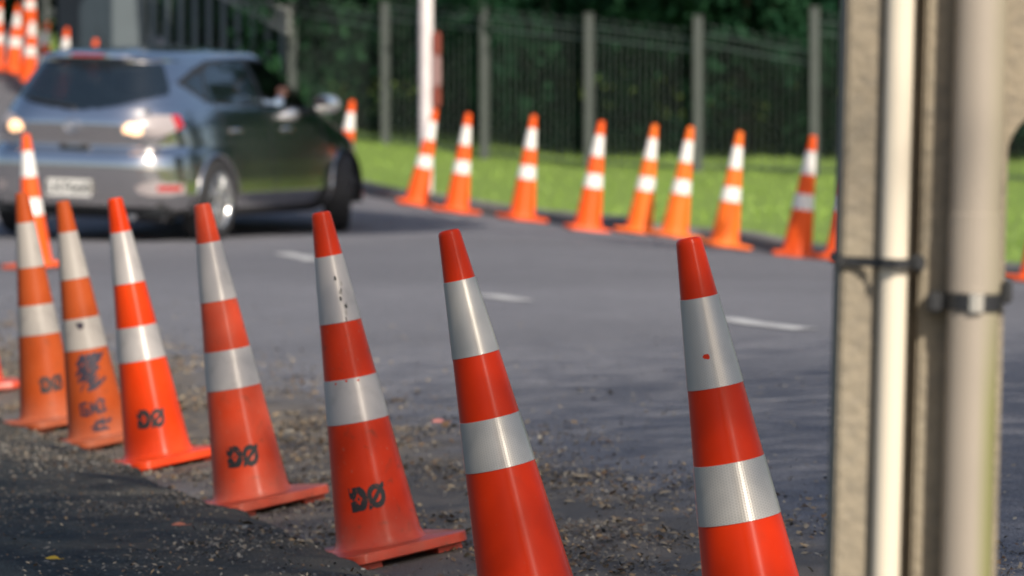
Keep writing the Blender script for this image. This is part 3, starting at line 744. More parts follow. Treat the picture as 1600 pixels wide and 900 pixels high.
n = 9000; pp = np.clip(r3.normal(0, 0.5, (n, 3)), -1.25, 1.25) * np.array([3.0, 3.2, 1.0]); aa = r3.normal(0, 1, (n, 3)); aa /= np.linalg.norm(aa, axis=1)[:, None]
bb = np.cross(aa, r3.normal(0, 1, (n, 3))); bb /= np.linalg.norm(bb, axis=1)[:, None]; sz = r3.uniform(0.036, 0.06, (n, 1))
cro2 = mesh_obj('crown', fast_mesh('street_crown', np.stack([pp - aa * sz, pp + bb * sz * 0.5, pp + aa * sz, pp - bb * sz * 0.5], 1).reshape(-1, 3), np.arange(4 * n).reshape(-1, 4)), M['leaf'][1], st_tree, smooth=False)
cro2.location = Vector((1.9, 16.6, 0.4)) + sun_dir * (9.0 / sun_dir.z) - st_tree.location
bm = bmesh.new(); cl_ = cro.location
add_tube(bm, [(-0.2, 0.2, 5.5), Vector((-0.2, 0.2, 5.5)).lerp(cro2.location, 0.5) + Vector((0, 0, 0.5)), cro2.location], [0.1, 0.07, 0.03], 9)
add_tube(bm, [(0, 0, -0.4), (-0.05, 0.05, 2.5), (-0.2, 0.2, 5.5), cl_ * 0.8, cl_ + Vector((0, 0, 0.8))], [0.22, 0.17, 0.13, 0.09, 0.03], 12)
for k in range(9):
    a = k * 0.7; p1 = Vector((-0.2, 0.2, 5.5)).lerp(cl_, 0.1 * k + 0.1); add_tube(bm, [p1, p1 + Vector((math.cos(a), math.sin(a), 0.5)), p1 + Vector((2.2 * math.cos(a), 2.2 * math.sin(a), 0.9))], [0.05, 0.035, 0.01], 7)
mesh_obj('trunk', bm_mesh('street_trunk', bm), M['bark'], st_tree)
# unseen tree added right of the picture so its limb shades the car flank
rt = empty('added_shade_tree', (5.3, 29.5, float(zverge(np.array([5.3]), np.array([29.5]))[0]))); tag(rt, 'added shade tree out of view right of the concrete pole', 'tree')
limb = Vector((-1.45, 38.9, 0.75)) + sun_dir * 9.5 - rt.location; top_ = Vector((2.6, 34.6, 0.6)) + sun_dir * 8.5 - rt.location
bm = bmesh.new(); add_tube(bm, [(0, 0, -0.4), (-0.1, 0.1, 2.2), (-0.3, 0.3, 4.0), top_], [0.24, 0.19, 0.15, 0.05], 12)
add_tube(bm, [(-0.3, 0.3, 4.0), Vector((-0.3, 0.3, 4.0)).lerp(limb, 0.5) + Vector((0, 0, 0.4)), limb], [0.13, 0.09, 0.03], 10); mesh_obj('trunk', bm_mesh('shade_tree_trunk', bm), M['bark'], rt)
for c_, rad, n in ((limb, (1.55, 1.55, 1.25), 9000), (top_, (1.5, 1.5, 1.2), 900)):
    d_ = r3.normal(0, 1, (n, 3)); d_ /= np.linalg.norm(d_, axis=1)[:, None]; pp = d_ * (r3.random((n, 1)) ** 0.4) * np.array(rad) + np.array(c_)
    aa = r3.normal(0, 1, (n, 3)); aa /= np.linalg.norm(aa, axis=1)[:, None]; bb = np.cross(aa, r3.normal(0, 1, (n, 3))); bb /= np.linalg.norm(bb, axis=1)[:, None]; sz = r3.uniform(0.045, 0.08, (n, 1))
    mesh_obj('crown', fast_mesh('shade_tree_crown', np.stack([pp - aa * sz, pp + bb * sz * 0.5, pp + aa * sz, pp - bb * sz * 0.5], 1).reshape(-1, 3), np.arange(4 * n).reshape(-1, 4)), M['leaf'][1], rt, smooth=False)
# wood that closes the view behind them
r2 = np.random.default_rng(11); n = 26000
wx = r2.uniform(-26, 30, n); wy = 72 + r2.uniform(0, 6, n) - 0.25 * np.abs(wx); wz = r2.uniform(-1, 11, n)
pp = np.stack([wx, wy, wz], -1); aa = r2.normal(0, 1, (n, 3)); aa /= np.linalg.norm(aa, axis=1)[:, None]
bb = np.cross(aa, r2.normal(0, 1, (n, 3))); bb /= np.linalg.norm(bb, axis=1)[:, None]; sz = r2.uniform(0.15, 0.34, (n, 1))
Vw = np.stack([pp - aa * sz, pp + bb * sz * 0.6, pp + aa * sz, pp - bb * sz * 0.6], 1).reshape(-1, 3)
tag(mesh_obj('woodland', fast_mesh('woodland', Vw, np.arange(4 * n).reshape(-1, 4)), M['leaf'][0], smooth=False), 'dark mass of woodland closing the view behind the trees', 'woodland', kind='stuff')

# ------------------------------------------------------------------ concrete utility pole with pipes in the foreground
PD = 6.0                          # distance of its front face
S = PD / FPX                      # metres per photograph pixel there
def px2x(px): return (px - 1440) * S
pole_base = Vector(((1440 - 800) * S, PD + 0.11, zr((1440 - 800) * S, PD)))
LEAN = math.atan2(20, 900)
pole_base.x -= LEAN * (CAM_Z - pole_base.z - 400 * S)      # the rows measured lie half way up the picture
pole = tag(empty('utility_pole', pole_base), 'concrete utility pole with arched opening standing nearest the camera at right', 'utility pole')
pole.rotation_euler = (0, LEAN, 0)
ZH = CAM_Z - pole_base.z          # camera level above the pole's foot
def pz(py): return ZH - (py - 50) * S      # height of a pixel row on the pole face, above its foot
HT = 5.2
def slab(name, polys, y0, y1, mat, bev=0.0):
    """front-view outline(s) extruded from y0 (front) to y1"""
    bm = bmesh.new()
    for pl in polys:
        fr_ = [bm.verts.new((x, y0, z)) for x, z in pl]; bk = [bm.verts.new((x, y1, z)) for x, z in pl]
        bm.faces.new(fr_); bm.faces.new(bk[::-1])
        for i in range(len(pl)):
            j = (i + 1) % len(pl); bm.faces.new((fr_[j], fr_[i], bk[i], bk[j]))
    bmesh.ops.recalc_face_normals(bm, faces=bm.faces)
    if bev: bmesh.ops.bevel(bm, geom=list(bm.edges), offset=bev, segments=2, affect='EDGES')
    return mesh_obj(name, bm_mesh(name, bm), mat, pole, smooth=False)
xl, xm, xr_, xR = px2x(1314), px2x(1436), px2x(1573), px2x(1860)
# left leg: outer flange, sunk web, inner flange; right leg; bridges with arches between them
slab('flange', [[(xl, -0.3), (px2x(1390), -0.3), (px2x(1390), HT), (xl, HT)]], -0.11, 0.03, M['concrete'], 0.004)
slab('web', [[(px2x(1391), -0.3), (px2x(1437), -0.3), (px2x(1437), HT), (px2x(1391), HT)]], -0.055, 0.02, M['concrete'])
slab('flange', [[(px2x(1438), -0.3), (xr_, -0.3), (xr_, HT), (px2x(1438), HT)]], -0.09, 0.03, M['concrete'], 0.004)
slab('flange', [[(px2x(1770), -0.3), (xR, -0.3), (xR, HT), (px2x(1770), HT)]], -0.11, 0.03, M['concrete'], 0.004)
def arch_bridge(ztop_open, zbot_next):
    x0, x1 = xr_ - 0.004, px2x(1770) + 0.004; w = (x1 - x0); pts = []
    rr = 0.045
    lo = [(x0, ztop_open - rr * 1.7)]
    for k in range(9):
        a = math.pi - (math.pi / 2) * k / 8; lo.append((x0 + rr * 1.3 + rr * 1.3 * math.cos(a), ztop_open - rr * 1.7 + rr * 1.7 * math.sin(a)))
    for k in range(9):
        a = math.pi / 2 - (math.pi / 2) * k / 8; lo.append((x1 - rr * 1.3 + rr * 1.3 * math.cos(a), ztop_open - rr * 1.7 + rr * 1.7 * math.sin(a)))
    hi = []
    for k in range(9):
        a = (math.pi / 2) * k / 8; hi.append((x1 - rr * 1.3 + rr * 1.3 * math.cos(-a), zbot_next + rr * 1.7 - rr * 1.7 * math.sin(a)))
    for k in range(9):
        a = math.pi / 2 + (math.pi / 2) * k / 8; hi.append((x0 + rr * 1.3 + rr * 1.3 * math.cos(-a), zbot_next + rr * 1.7 - rr * 1.7 * math.sin(a)))
    pts = [p for i, p in enumerate(lo) if i == 0 or (Vector(p) - Vector(lo[i - 1])).length > 1e-5]
    pts = pts + [p for i, p in enumerate(hi)][::1]
    cl = []
    for p in pts:
        if not cl or (Vector(p) - Vector(cl[-1])).length > 1e-4: cl.append(p)
    slab('bridge', [cl], -0.085, 0.02, M['concrete'])
zo = pz(165)
arch_bridge(zo, zo + 0.35); arch_bridge(zo + 1.6, zo + 1.95); arch_bridge(zo - 1.0 - 0.25, zo - 1.0)
bm = bmesh.new(); add_box(bm, ((xl + xR) / 2, -0.04, HT + 0.05), (xR - xl + 0.02, 0.17, 0.1), bevel=0.01); mesh_obj('cap', bm_mesh('cap', bm), M['concrete'], pole, smooth=False)

def pipe(name, label, pxc, wpx, mat, y, collars):
    e = tag(empty(name, pole_base), label, 'pipe'); e.rotation_euler = (0, LEAN, 0)
    bm = bmesh.new(); x = px2x(pxc); r = wpx * S / 2
    add_tube(bm, [(x, y, -0.25), (x, y, HT * 0.55), (x, y, HT * 0.9)], r, 32); mesh_obj('tube', bm_mesh('tube', bm), mat, e)
    for z in collars:
        bm = bmesh.new(); add_lathe(bm, [(r - 0.001, -0.05), (r + 0.0014, -0.049), (r + 0.0014, 0.049), (r - 0.001, 0.05)], 32, Matrix.Translation((x, y, z)))
        mesh_obj('collar', bm_mesh('collar', bm), mat, e, smooth=False)
    return e
# grey conduit with a green streak of algae down its lower right side
mp = material('grey_conduit', (0.345, 0.295, 0.24), 0.5, noise=[(8, 0.4, (0.29, 0.25, 0.205), 0.4, 0.7)])
nt = mp.node_tree; N = nt.nodes; L = nt.links; b = N['Principled BSDF']; src = b.inputs['Base Color'].links[0].from_socket
tc = [q for q in N if q.type == 'TEX_COORD'][0]; sx = N.new('ShaderNodeSeparateXYZ'); L.new(tc.outputs['Object'], sx.inputs[0])
m1 = N.new('ShaderNodeMapRange'); m1.inputs[1].default_value = px2x(1526); m1.inputs[2].default_value = px2x(1550); m1.inputs[3].default_value = 0; m1.inputs[4].default_value = 0.8; L.new(sx.outputs[0], m1.inputs[0])
m2 = N.new('ShaderNodeMapRange'); m2.inputs[1].default_value = pz(440); m2.inputs[2].default_value = pz(640); m2.inputs[3].default_value = 0.25; m2.inputs[4].default_value = 1; L.new(sx.outputs[2], m2.inputs[0])
mm = N.new('ShaderNodeMath'); mm.operation = 'MULTIPLY'; L.new(m1.outputs[0], mm.inputs[0]); L.new(m2.outputs[0], mm.inputs[1])
mx = N.new('ShaderNodeMix'); mx.data_type = 'RGBA'; mx.inputs[7].default_value = (0.20, 0.21, 0.06, 1); L.new(mm.outputs[0], mx.inputs[0]); L.new(src, mx.inputs[6]); L.new(mx.outputs[2], b.inputs['Base Color'])
pipe('white_pipe', 'slim cream white plastic pipe running up the concrete pole', 1395, 44, M['pipe_white'], -0.11 - 22 * S + 0.004, [])
pipe('grey_pipe', 'thick beige grey plastic pipe strapped to the concrete pole', 1520, 80, mp, -0.09 - 40 * S - 0.004, [pz(392)])
# black strap round left flange and white pipe
st = tag(empty('black_strap', pole_base), 'black strap tying the white pipe to the left flange of the pole', 'strap'); st.rotation_euler = (0, LEAN, 0)
zs = pz(410)
path = [(px2x(1311), 0.03), (px2x(1311), -0.113), (px2x(1340), -0.118), (px2x(1366), -0.13), (px2x(1378), -0.146), (px2x(1395), -0.152), (px2x(1412), -0.146), (px2x(1424), -0.13), (px2x(1440), -0.10), (px2x(1444), -0.093)]
bm = bmesh.new(); rings = []
for i, (x, y) in enumerate(path):
    p0 = Vector(path[max(i - 1, 0)]); p1 = Vector(path[min(i + 1, len(path) - 1)]); t_ = (p1 - p0).normalized(); nr = Vector((t_.y, -t_.x))
    if nr.y > 0 and i > 1: nr = -nr
    rings.append([bm.verts.new((x + nr.x * o, y + nr.y * o, zs + dz)) for o, dz in ((0, -0.006), (0.003, -0.006), (0.003, 0.006), (0, 0.006))])
for a_, b_ in zip(rings, rings[1:]):
    for k in range(4): bm.faces.new((a_[k], a_[(k + 1) % 4], b_[(k + 1) % 4], b_[k]))
bmesh.ops.recalc_face_normals(bm, faces=bm.faces)
mesh_obj('strap_band', bm_mesh('strap_band', bm), M['strap'], st, smooth=False)
bm = bmesh.new(); add_box(bm, (px2x(1432), -0.115, zs), (0.018, 0.022, 0.02), bevel=0.003); mesh_obj('buckle', bm_mesh('buckle', bm), M['strap'], st, smooth=False)
bm = bmesh.new(); add_box(bm, (px2x(1312), -0.118, zs), (0.010, 0.014, 0.017), bevel=0.003)
mesh_obj('buckle', bm_mesh('buckle', bm), M['strap'], st, smooth=False)
# second strap with a steel clasp round the grey pipe
s2 = tag(empty('pipe_clamp', pole_base), 'black clamp band with bright steel clasp round the thick grey pipe', 'clamp'); s2.rotation_euler = (0, LEAN, 0)
zc = pz(468); r = 41.5 * S; cy = -0.09 - 40 * S - 0.004; cx = px2x(1520)
def arcband(a0, a1, rr, h, m, nm, th=0.0025):
    bm = bmesh.new(); rings = []
    for k in range(17):
        a = R(a0 + (a1 - a0) * k / 16)
        rings.append([bm.verts.new((cx + q * math.cos(a), cy + q * math.sin(a), zc + dz)) for q, dz in ((rr, -h), (rr + th, -h), (rr + th, h), (rr, h))])
    for a_, b_ in zip(rings, rings[1:]):
        for k in range(4): bm.faces.new((a_[k], a_[(k + 1) % 4], b_[(k + 1) % 4], b_[k]))
    bm.faces.new(rings[0]); bm.faces.new(rings[-1][::-1]); bmesh.ops.recalc_face_normals(bm, faces=bm.faces)
    return mesh_obj(nm, bm_mesh(nm, bm), m, s2, smooth=False)
arcband(150, 400, r, 0.010, M['strap'], 'clamp_band'); arcband(258, 284, r + 0.003, 0.0115, M['steel'], 'clasp', 0.003)
bm = bmesh.new(); add_box(bm, (px2x(1462), -0.112, zc - 0.002), (0.02, 0.035, 0.026), bevel=0.004); mesh_obj('clamp_foot', bm_mesh('clamp_foot', bm), M['strap'], s2, smooth=False)
bm = bmesh.new(); add_box(bm, (px2x(1576), -0.10, zc + 0.012), (0.012, 0.02, 0.03), bevel=0.003)
mesh_obj('clamp_foot', bm_mesh('clamp_foot', bm), M['strap'], s2, smooth=False)

# ------------------------------------------------------------------ litter in the gutter
def flakes(name, n, size, mats, label, cat, spread, side=0.5, ymin=7.5, ymax=25, seed=1, thick=0.3, clump=True):
    r = np.random.default_rng(seed)
    t = r.uniform(0, 1, n * 3)
    e2 = poly_interp(row_line, 2000); tt = np.gradient(e2, axis=0); tt /= np.linalg.norm(tt, axis=1)[:, None]; n2 = np.stack([tt[:, 1], -tt[:, 0]], -1)
    good = np.where((e2[:, 1] > ymin) & (e2[:, 1] < ymax))[0]
    k = good[(t * len(good)).astype(int)]
    off = spread[0] + (spread[1] - spread[0]) * r.beta(spread[2], spread[3], n * 3)
    x = e2[k, 0] + n2[k, 0] * off; y = e2[k, 1] + n2[k, 1] * off
    if clump:   # drifts
        f = np.sin(x * 7.1 + 1.3 * np.sin(y * 2.3)) + np.sin(y * 3.7 + 1.9 * np.sin(x * 4.1)) + 0.8 * np.sin(x * 17 + y * 9)
        keep = f + r.normal(0, 1.1, n * 3) > 0.3
        x, y, off = x[keep], y[keep], off[keep]
    x, y, off = x[:n], y[:n], off[:n]; n = len(x)
    z = zroad(x, y)
    left = off < -0.185
    if left.any():
        d = ((edge[None, ::2, 0] - x[left][:, None]) ** 2 + (edge[None, ::2, 1] - y[left][:, None]) ** 2).argmin(1)
        z[left] = zed[::2][d] + 0.004
    s = size * r.lognormal(0, 0.38, n); az = r.random(n) * 6.283; asp = r.uniform(0.35, 0.9, n)
    tilt = r.normal(0, thick, (n, 2))
    a = np.stack([np.cos(az), np.sin(az), tilt[:, 0]], -1) * s[:, None]; b_ = np.stack([-np.sin(az), np.cos(az), tilt[:, 1]], -1) * (s * asp)[:, None]
    c = np.stack([x, y, z + 0.003 + s * r.uniform(0.05, 0.35, n)], -1)
    up = np.zeros((n, 3)); up[:, 2] = s * r.uniform(0.1, 0.45, n)
    V = np.stack([c - a, c - b_ + up * 0.3, c + up, c + a, c + b_ + up * 0.3], 1)
    q = np.arange(n)[:, None] * 5
    F = np.concatenate([q + np.array([[0, 1, 2]]), q + np.array([[1, 3, 2]]), q + np.array([[3, 4, 2]]), q + np.array([[4, 0, 2]])])
    me = fast_mesh(name, V.reshape(-1, 3), F)
    for mm_ in mats: me.materials.append(mm_)
    mi = np.tile(r.integers(0, len(mats), n), 4).astype(np.int32)
    me.polygons.foreach_set('material_index', mi)
    return tag(mesh_obj(name, me, smooth=False), label, cat, kind='stuff')
L1 = [material('leaf_tan', (0.25, 0.17, 0.09), 0.8), material('leaf_brown', (0.14, 0.082, 0.042), 0.8), material('leaf_dark', (0.055, 0.045, 0.035), 0.85), material('leaf_straw', (0.30, 0.235, 0.15), 0.75)]
G1 = [material('stone_grey', (0.14, 0.13, 0.115), 0.85), material('stone_dark', (0.07, 0.072, 0.075), 0.85), material('stone_pale', (0.26, 0.235, 0.195), 0.8), material('stone_buff', (0.24, 0.20, 0.15), 0.85)]
flakes('dead_leaves', 17000, 0.0072, L1, 'drift of dry brown leaves and bark along the near gutter', 'leaf litter', (-0.30, 1.35, 2.0, 2.3), seed=3)
flakes('gravel', 45000, 0.0038, G1, 'loose gravel and grit along the near gutter', 'gravel', (-0.55, 1.5, 1.6, 2.2), seed=4, thick=0.5)
flakes('footpath_grit', 9000, 0.0042, G1 + L1[:2] + G1[:2], 'scattered grit and leaf crumbs on the dark footpath', 'grit', (-3.0, -0.2, 3, 1.2), seed=5, clump=False)
flakes('edge_grit', 8000, 0.0045, G1[:2] + L1[1:3] + G1[3:], 'grit and crumbs scattered over the edge of the dark footpath', 'grit', (-1.1, -0.1, 2.2, 1.1), seed=8)
flakes('road_grit', 2500, 0.006, G1, 'sparse grit on the road beyond the leaf drift', 'grit', (0.9, 3.5, 1, 2.5), seed=6, clump=False)
def single_leaf(px, py, col, label, size, foot):
    d = 12.0
    for dd in np.linspace(8, 26, 500):
        p = P(px, py, dd)
        if p.z < (zfoot(p.x, p.y) if foot else zr(p.x, p.y)): d = dd; break
    p = P(px, py, d); bm = bmesh.new()
    pts = [(-1, 0, .05), (-.5, .34, .22), (.1, .42, .3), (.6, .26, .2), (1, 0, .02), (.6, -.26, .1), (.1, -.4, .05), (-.5, -.32, .05)]
    vs_ = [bm.verts.new((x * size, y * size, z * size)) for x, y, z in pts]; c = bm.verts.new((0.1 * size, 0, 0.0))
    for k in range(8): bm.faces.new((vs_[k], vs_[(k + 1) % 8], c))
    add_tube(bm, [(size * 0.9, 0, 0.02 * size), (size * 1.5, 0.1 * size, 0.1 * size)], size * 0.04, 5)
    o = mesh_obj('fallen_leaf', bm_mesh('fallen_leaf', bm), material('fallen_leaf', col, 0.6)); o.location = p + Vector((0, 0, 0.006)); o.rotation_euler = (0.15, 0, random.uniform(-0.6, 0.6))
    tag(o, label, 'leaf')
single_leaf(82, 877, (0.42, 0.28, 0.02), 'yellow fallen leaf on the dark footpath at lower left', 0.022, True)
single_leaf(685, 662, (0.45, 0.16, 0.13), 'pinkish fallen leaf on the road beside the leaf drift', 0.026, False)
single_leaf(280, 824, (0.30, 0.10, 0.06), 'reddish fallen leaf on the footpath in front of the faded cone', 0.022, True)

# ------------------------------------------------------------------ grey hatchback
lev = np.array([  # z, rear x, front x, half width, rear exponent, front exponent
    (0.17, 0.34, 4.05, 0.72, 6, 4), (0.20, 0.20, 4.22, 0.79, 6, 4), (0.26, 0.09, 4.36, 0.845, 6.5, 4), (0.36, 0.035, 4.43, 0.876, 6.5, 4), (0.46, 0.012, 4.46, 0.868, 6.5, 4),
    (0.56, 0.0, 4.46, 0.857, 6.5, 4), (0.60, 0.003, 4.45, 0.853, 6.5, 4), (0.635, 0.014, 4.44, 0.848, 6.5, 4), (0.66, 0.026, 4.43, 0.845, 6.5, 4), (0.68, 0.05, 4.42, 0.842, 6.3, 4), (0.70, 0.092, 4.41, 0.839, 6.3, 4), (0.72, 0.100, 4.38, 0.836, 6, 4),
    (0.77, 0.092, 4.28, 0.829, 6, 3.8), (0.83, 0.054, 4.10, 0.819, 5.8, 3.6), (0.87, 0.041, 3.95, 0.813, 5.6, 3.6), (0.90, 0.044, 3.83, 0.807, 5.4, 3.6), (0.93, 0.054, 3.70, 0.80, 5.2, 3.6), (0.965, 0.069, 3.55, 0.79, 5, 3.6), (1.0, 0.086, 3.37, 0.776, 5, 3.6),
    (1.03, 0.108, 3.29, 0.760, 5, 3.8), (1.10, 0.165, 3.13, 0.728, 5, 4), (1.20, 0.25, 2.91, 0.688, 5, 4), (1.30, 0.325, 2.67, 0.630, 5, 4), (1.355, 0.36, 2.53, 0.592, 5, 4), (1.375, 0.30, 2.47, 0.578, 5, 4),
    (1.40, 0.30, 2.40, 0.556, 4.5, 4), (1.425, 0.40, 2.31, 0.520, 4, 4), (1.445, 0.58, 2.21, 0.460, 3.5, 3.6), (1.458, 0.82, 2.10, 0.370, 3, 3), (1.466, 1.12, 1.98, 0.25, 2.6, 2.6), (1.47, 1.5, 1.75, 0.08, 2, 2)])
zz = np.concatenate([np.arange(0.17, 1.36, 0.0125), np.linspace(1.36, 1.47, 26)])
def lv(c): return np.interp(zz, lev[:, 0], lev[:, c])
NA = 480; rows_ = []
th = np.linspace(0, 2 * math.pi, 4001)
for i, z in enumerate(zz):
    xr0, xf0, hw, nr_, nf_ = (np.interp(z, lev[:, 0], lev[:, c]) for c in range(1, 6))
    xc = min(max(2.2, xr0 + 0.05), xf0 - 0.05) if z < 1.44 else (xr0 + xf0) / 2
    ct_, st_ = np.cos(th), np.sin(th)
    rear = ct_ < 0; ex = np.where(rear, nr_, nf_); aa_ = np.where(rear, xc - xr0, xf0 - xc)
    X = xc + aa_ * np.sign(ct_) * np.abs(ct_) ** (2 / ex); Y = hw * np.sign(st_) * np.abs(st_) ** (2 / ex)
    # slight barrel of the flanks towards the ends
    Y = Y * (1 - 0.045 * np.clip((X - 2.2) / 2.2, 0, 1) ** 2 - 0.03 * np.clip((2.2 - X) / 2.2, 0, 1) ** 2)
    # flared arches
    for xw in (0.86, 3.50):
        Y = Y + np.sign(Y) * 0.014 * np.exp(-((X - xw) / 0.42) ** 2) * np.exp(-((z - 0.5) / 0.24) ** 2)
    wgt = np.hypot(np.diff(X), np.diff(Y)); wgt = wgt * np.where(X[:-1] < 0.7, 2.2, 1)
    s_ = np.concatenate([[0], np.cumsum(wgt)]); t_ = np.linspace(0, s_[-1], NA, endpoint=False)
    rows_.append(np.stack([np.interp(t_, s_, X), np.interp(t_, s_, Y), np.full(NA, z)], -1))
BV = np.array(rows_); nz_ = len(zz)
ii = np.arange(nz_ * NA).reshape(nz_, NA)
BF = np.stack([ii[:-1].ravel(), np.roll(ii, -1, 1)[:-1].ravel(), np.roll(ii, -1, 1)[1:].ravel(), ii[1:].ravel()], -1)
BVf = BV.reshape(-1, 3); FC = BVf[BF].mean(1)
e1 = BVf[BF[:, 1]] - BVf[BF[:, 0]]; e2_ = BVf[BF[:, 3]] - BVf[BF[:, 0]]; FN = np.cross(e1, e2_); FN /= np.linalg.norm(FN, axis=1)[:, None] + 1e-9
fx, fy, fz = FC[:, 0], FC[:, 1], FC[:, 2]; ay = np.abs(fy)
car = empty('hatchback_car')
tag(car, 'silver grey five door hatchback driving away with its tail lamps lit', 'car')
paint = material('silver_grey_paint', (0.72, 0.70, 0.69), 0.16, metal=1.0, coat=0.1, coat_rough=0.04, noise=[(900, 0.2, (0.66, 0.64, 0.63), 0.4, 0.6)])
def glass_mat(name, tint, alpha):
    m = material(name, tint, 0.03, spec=0.7, coat=1.0, coat_rough=0.01, alpha=alpha); return m
tint = glass_mat('tinted_glass', (0.008, 0.013, 0.015), 0.92)
rearg = glass_mat('rear_glass', (0.008, 0.014, 0.02), 0.86)
red_l = material('red_lens', (0.45, 0.012, 0.01), 0.15, coat=1.0); clear_l = material('clear_lens', (0.34, 0.30, 0.30), 0.35, coat=0.2, coat_rough=0.2)
lamp_on = material('lit_lamp', (1, 0.8, 0.6), 0.3, emit=((1.0, 0.50, 0.20), 1.7))
used = np.zeros(len(BF), bool)
def take(mask): 
    global used
    m = mask & ~used; used |= m; return m
def piece(name, mask, mat, off=0.0, parent=None, cut=True):
    m = take(mask) if cut else mask
    if not m.any(): return None
    f = BF[m]; u, inv = np.unique(f, return_inverse=True); nv = np.zeros((len(u), 3))
    fi = inv.reshape(f.shape)
    for k in range(4): np.add.at(nv, fi[:, k], FN[m])
    nv /= np.linalg.norm(nv, axis=1)[:, None] + 1e-9
    return mesh_obj(name, fast_mesh(name, BVf[u] + nv * off, fi), mat, parent or car)
def in_poly(px_, pz_, poly):
    inside = np.zeros(px_.shape, bool); j = len(poly) - 1
    for i in range(len(poly)):
        xi, yi = poly[i]; xj, yj = poly[j]
        inside ^= ((yi > pz_) != (yj > pz_)) & (px_ < (xj - xi) * (pz_ - yi) / (yj - yi + 1e-12) + xi); j = i
    return inside
# wheel arches are open
for xw in (0.86, 3.50):
    used |= (((fx - xw) ** 2 + (fz - 0.31) ** 2) < 0.352 ** 2) & (ay > 0.55) & (fz < 0.70)
# rear screen, side windows, windscreen
piece('rear_window', (fx < 0.75) & (fz > 0.985 + 0.15 * (ay / 0.68) ** 2) & (fz < 1.352 - 0.02 * (ay / 0.6) ** 4) & (ay < 0.72 - 0.22 * (fz - 1.0)) & (FN[:, 0] < -0.3), rearg, -0.004)
belt = lambda x: 0.995 + 0.035 * (3.1 - x) / 2.4
qg = [(0.66, 1.20), (0.90, 1.075), (1.00, 1.28), (0.86, 1.255)]
rg = [(0.92, 1.06), (1.88, 1.035), (1.88, 1.365), (1.25, 1.345), (1.03, 1.28)]
fg = [(1.97, 1.033), (3.02, 0.998), (2.60, 1.30), (2.42, 1.355), (2.2, 1.366), (1.97, 1.366)]
for sgn in (-1, 1):
    sd = (fy * sgn > 0.3) & (np.abs(FN[:, 1]) > 0.35)
    piece('quarter_window', sd & in_poly(fx, fz, qg), tint, -0.003)
    piece('rear_door_window', sd & in_poly(fx, fz, rg), tint, -0.003)
    m = sd & in_poly(fx, fz, fg)
    if sgn == 1: piece('front_door_window', m, tint, -0.003)
    else: take(m)                                           # the driver's window is wound down
    frame = sd & (in_poly(fx, fz, [(0.56, 1.20), (0.9, 1.045), (1.9, 1.01), (3.10, 0.975), (2.62, 1.33), (2.42, 1.385), (1.9, 1.392), (1.2, 1.37), (0.86, 1.30)]))
    piece('window_surround', frame, M['black'], -0.001)
piece('windscreen', (fx > 2.3) & (fz > 1.02) & (fz < 1.39) & (FN[:, 0] > 0.25) & (ay < 0.70 - 0.28 * (fz - 1.0)), tint, -0.003)
# lamps
for sgn in (-1, 1):
    side = fy * sgn > 0
    out = side & (fx < 0.42) & (ay > 0.40)
    low = 0.775 + 0.05 * np.clip((0.62 - ay) / 0.2, 0, 1) + 0.10 * np.clip((fx - 0.12) / 0.3, 0, 1)
    high = 0.955 - 0.07 * np.clip((0.62 - ay) / 0.22, 0, 1) ** 1.5
    lampm = out & (fz > low) & (fz < high)
    r_ = tag(empty('tail_light'), None); r_.parent = car
    piece('red_lens', lampm & (fx > 0.33), red_l, 0.006, r_)
    piece('lit_bulb', lampm & (((ay - 0.48) / 0.07) ** 2 + ((fz - 0.845) / 0.05) ** 2 < 1), lamp_on, 0.004, r_)
    piece('clear_lens', lampm, clear_l, 0.006, r_)
    piece('rear_reflector', side & (fx < 0.3) & (ay > 0.68) & (ay < 0.80) & (fz > 0.40) & (fz < 0.435), red_l, 0.004)
    piece('reflector_trim', side & (fx < 0.35) & (((ay - 0.68) / 0.15) ** 2 + ((fz - 0.41) / 0.055) ** 2 < 1), clear_l, 0.002)
    piece('headlight', side & (fx > 3.85) & (fz > 0.66) & (fz < 0.82) & (ay > 0.45), clear_l, 0.004)
piece('rear_diffuser', (fx < 0.75) & (fz < 0.275) & (ay < 0.72), M['black'], 0.0)
piece('sill_trim', (fz < 0.245), M['black'], 0.0)
piece('body', np.ones(len(BF), bool), paint, 0.0)
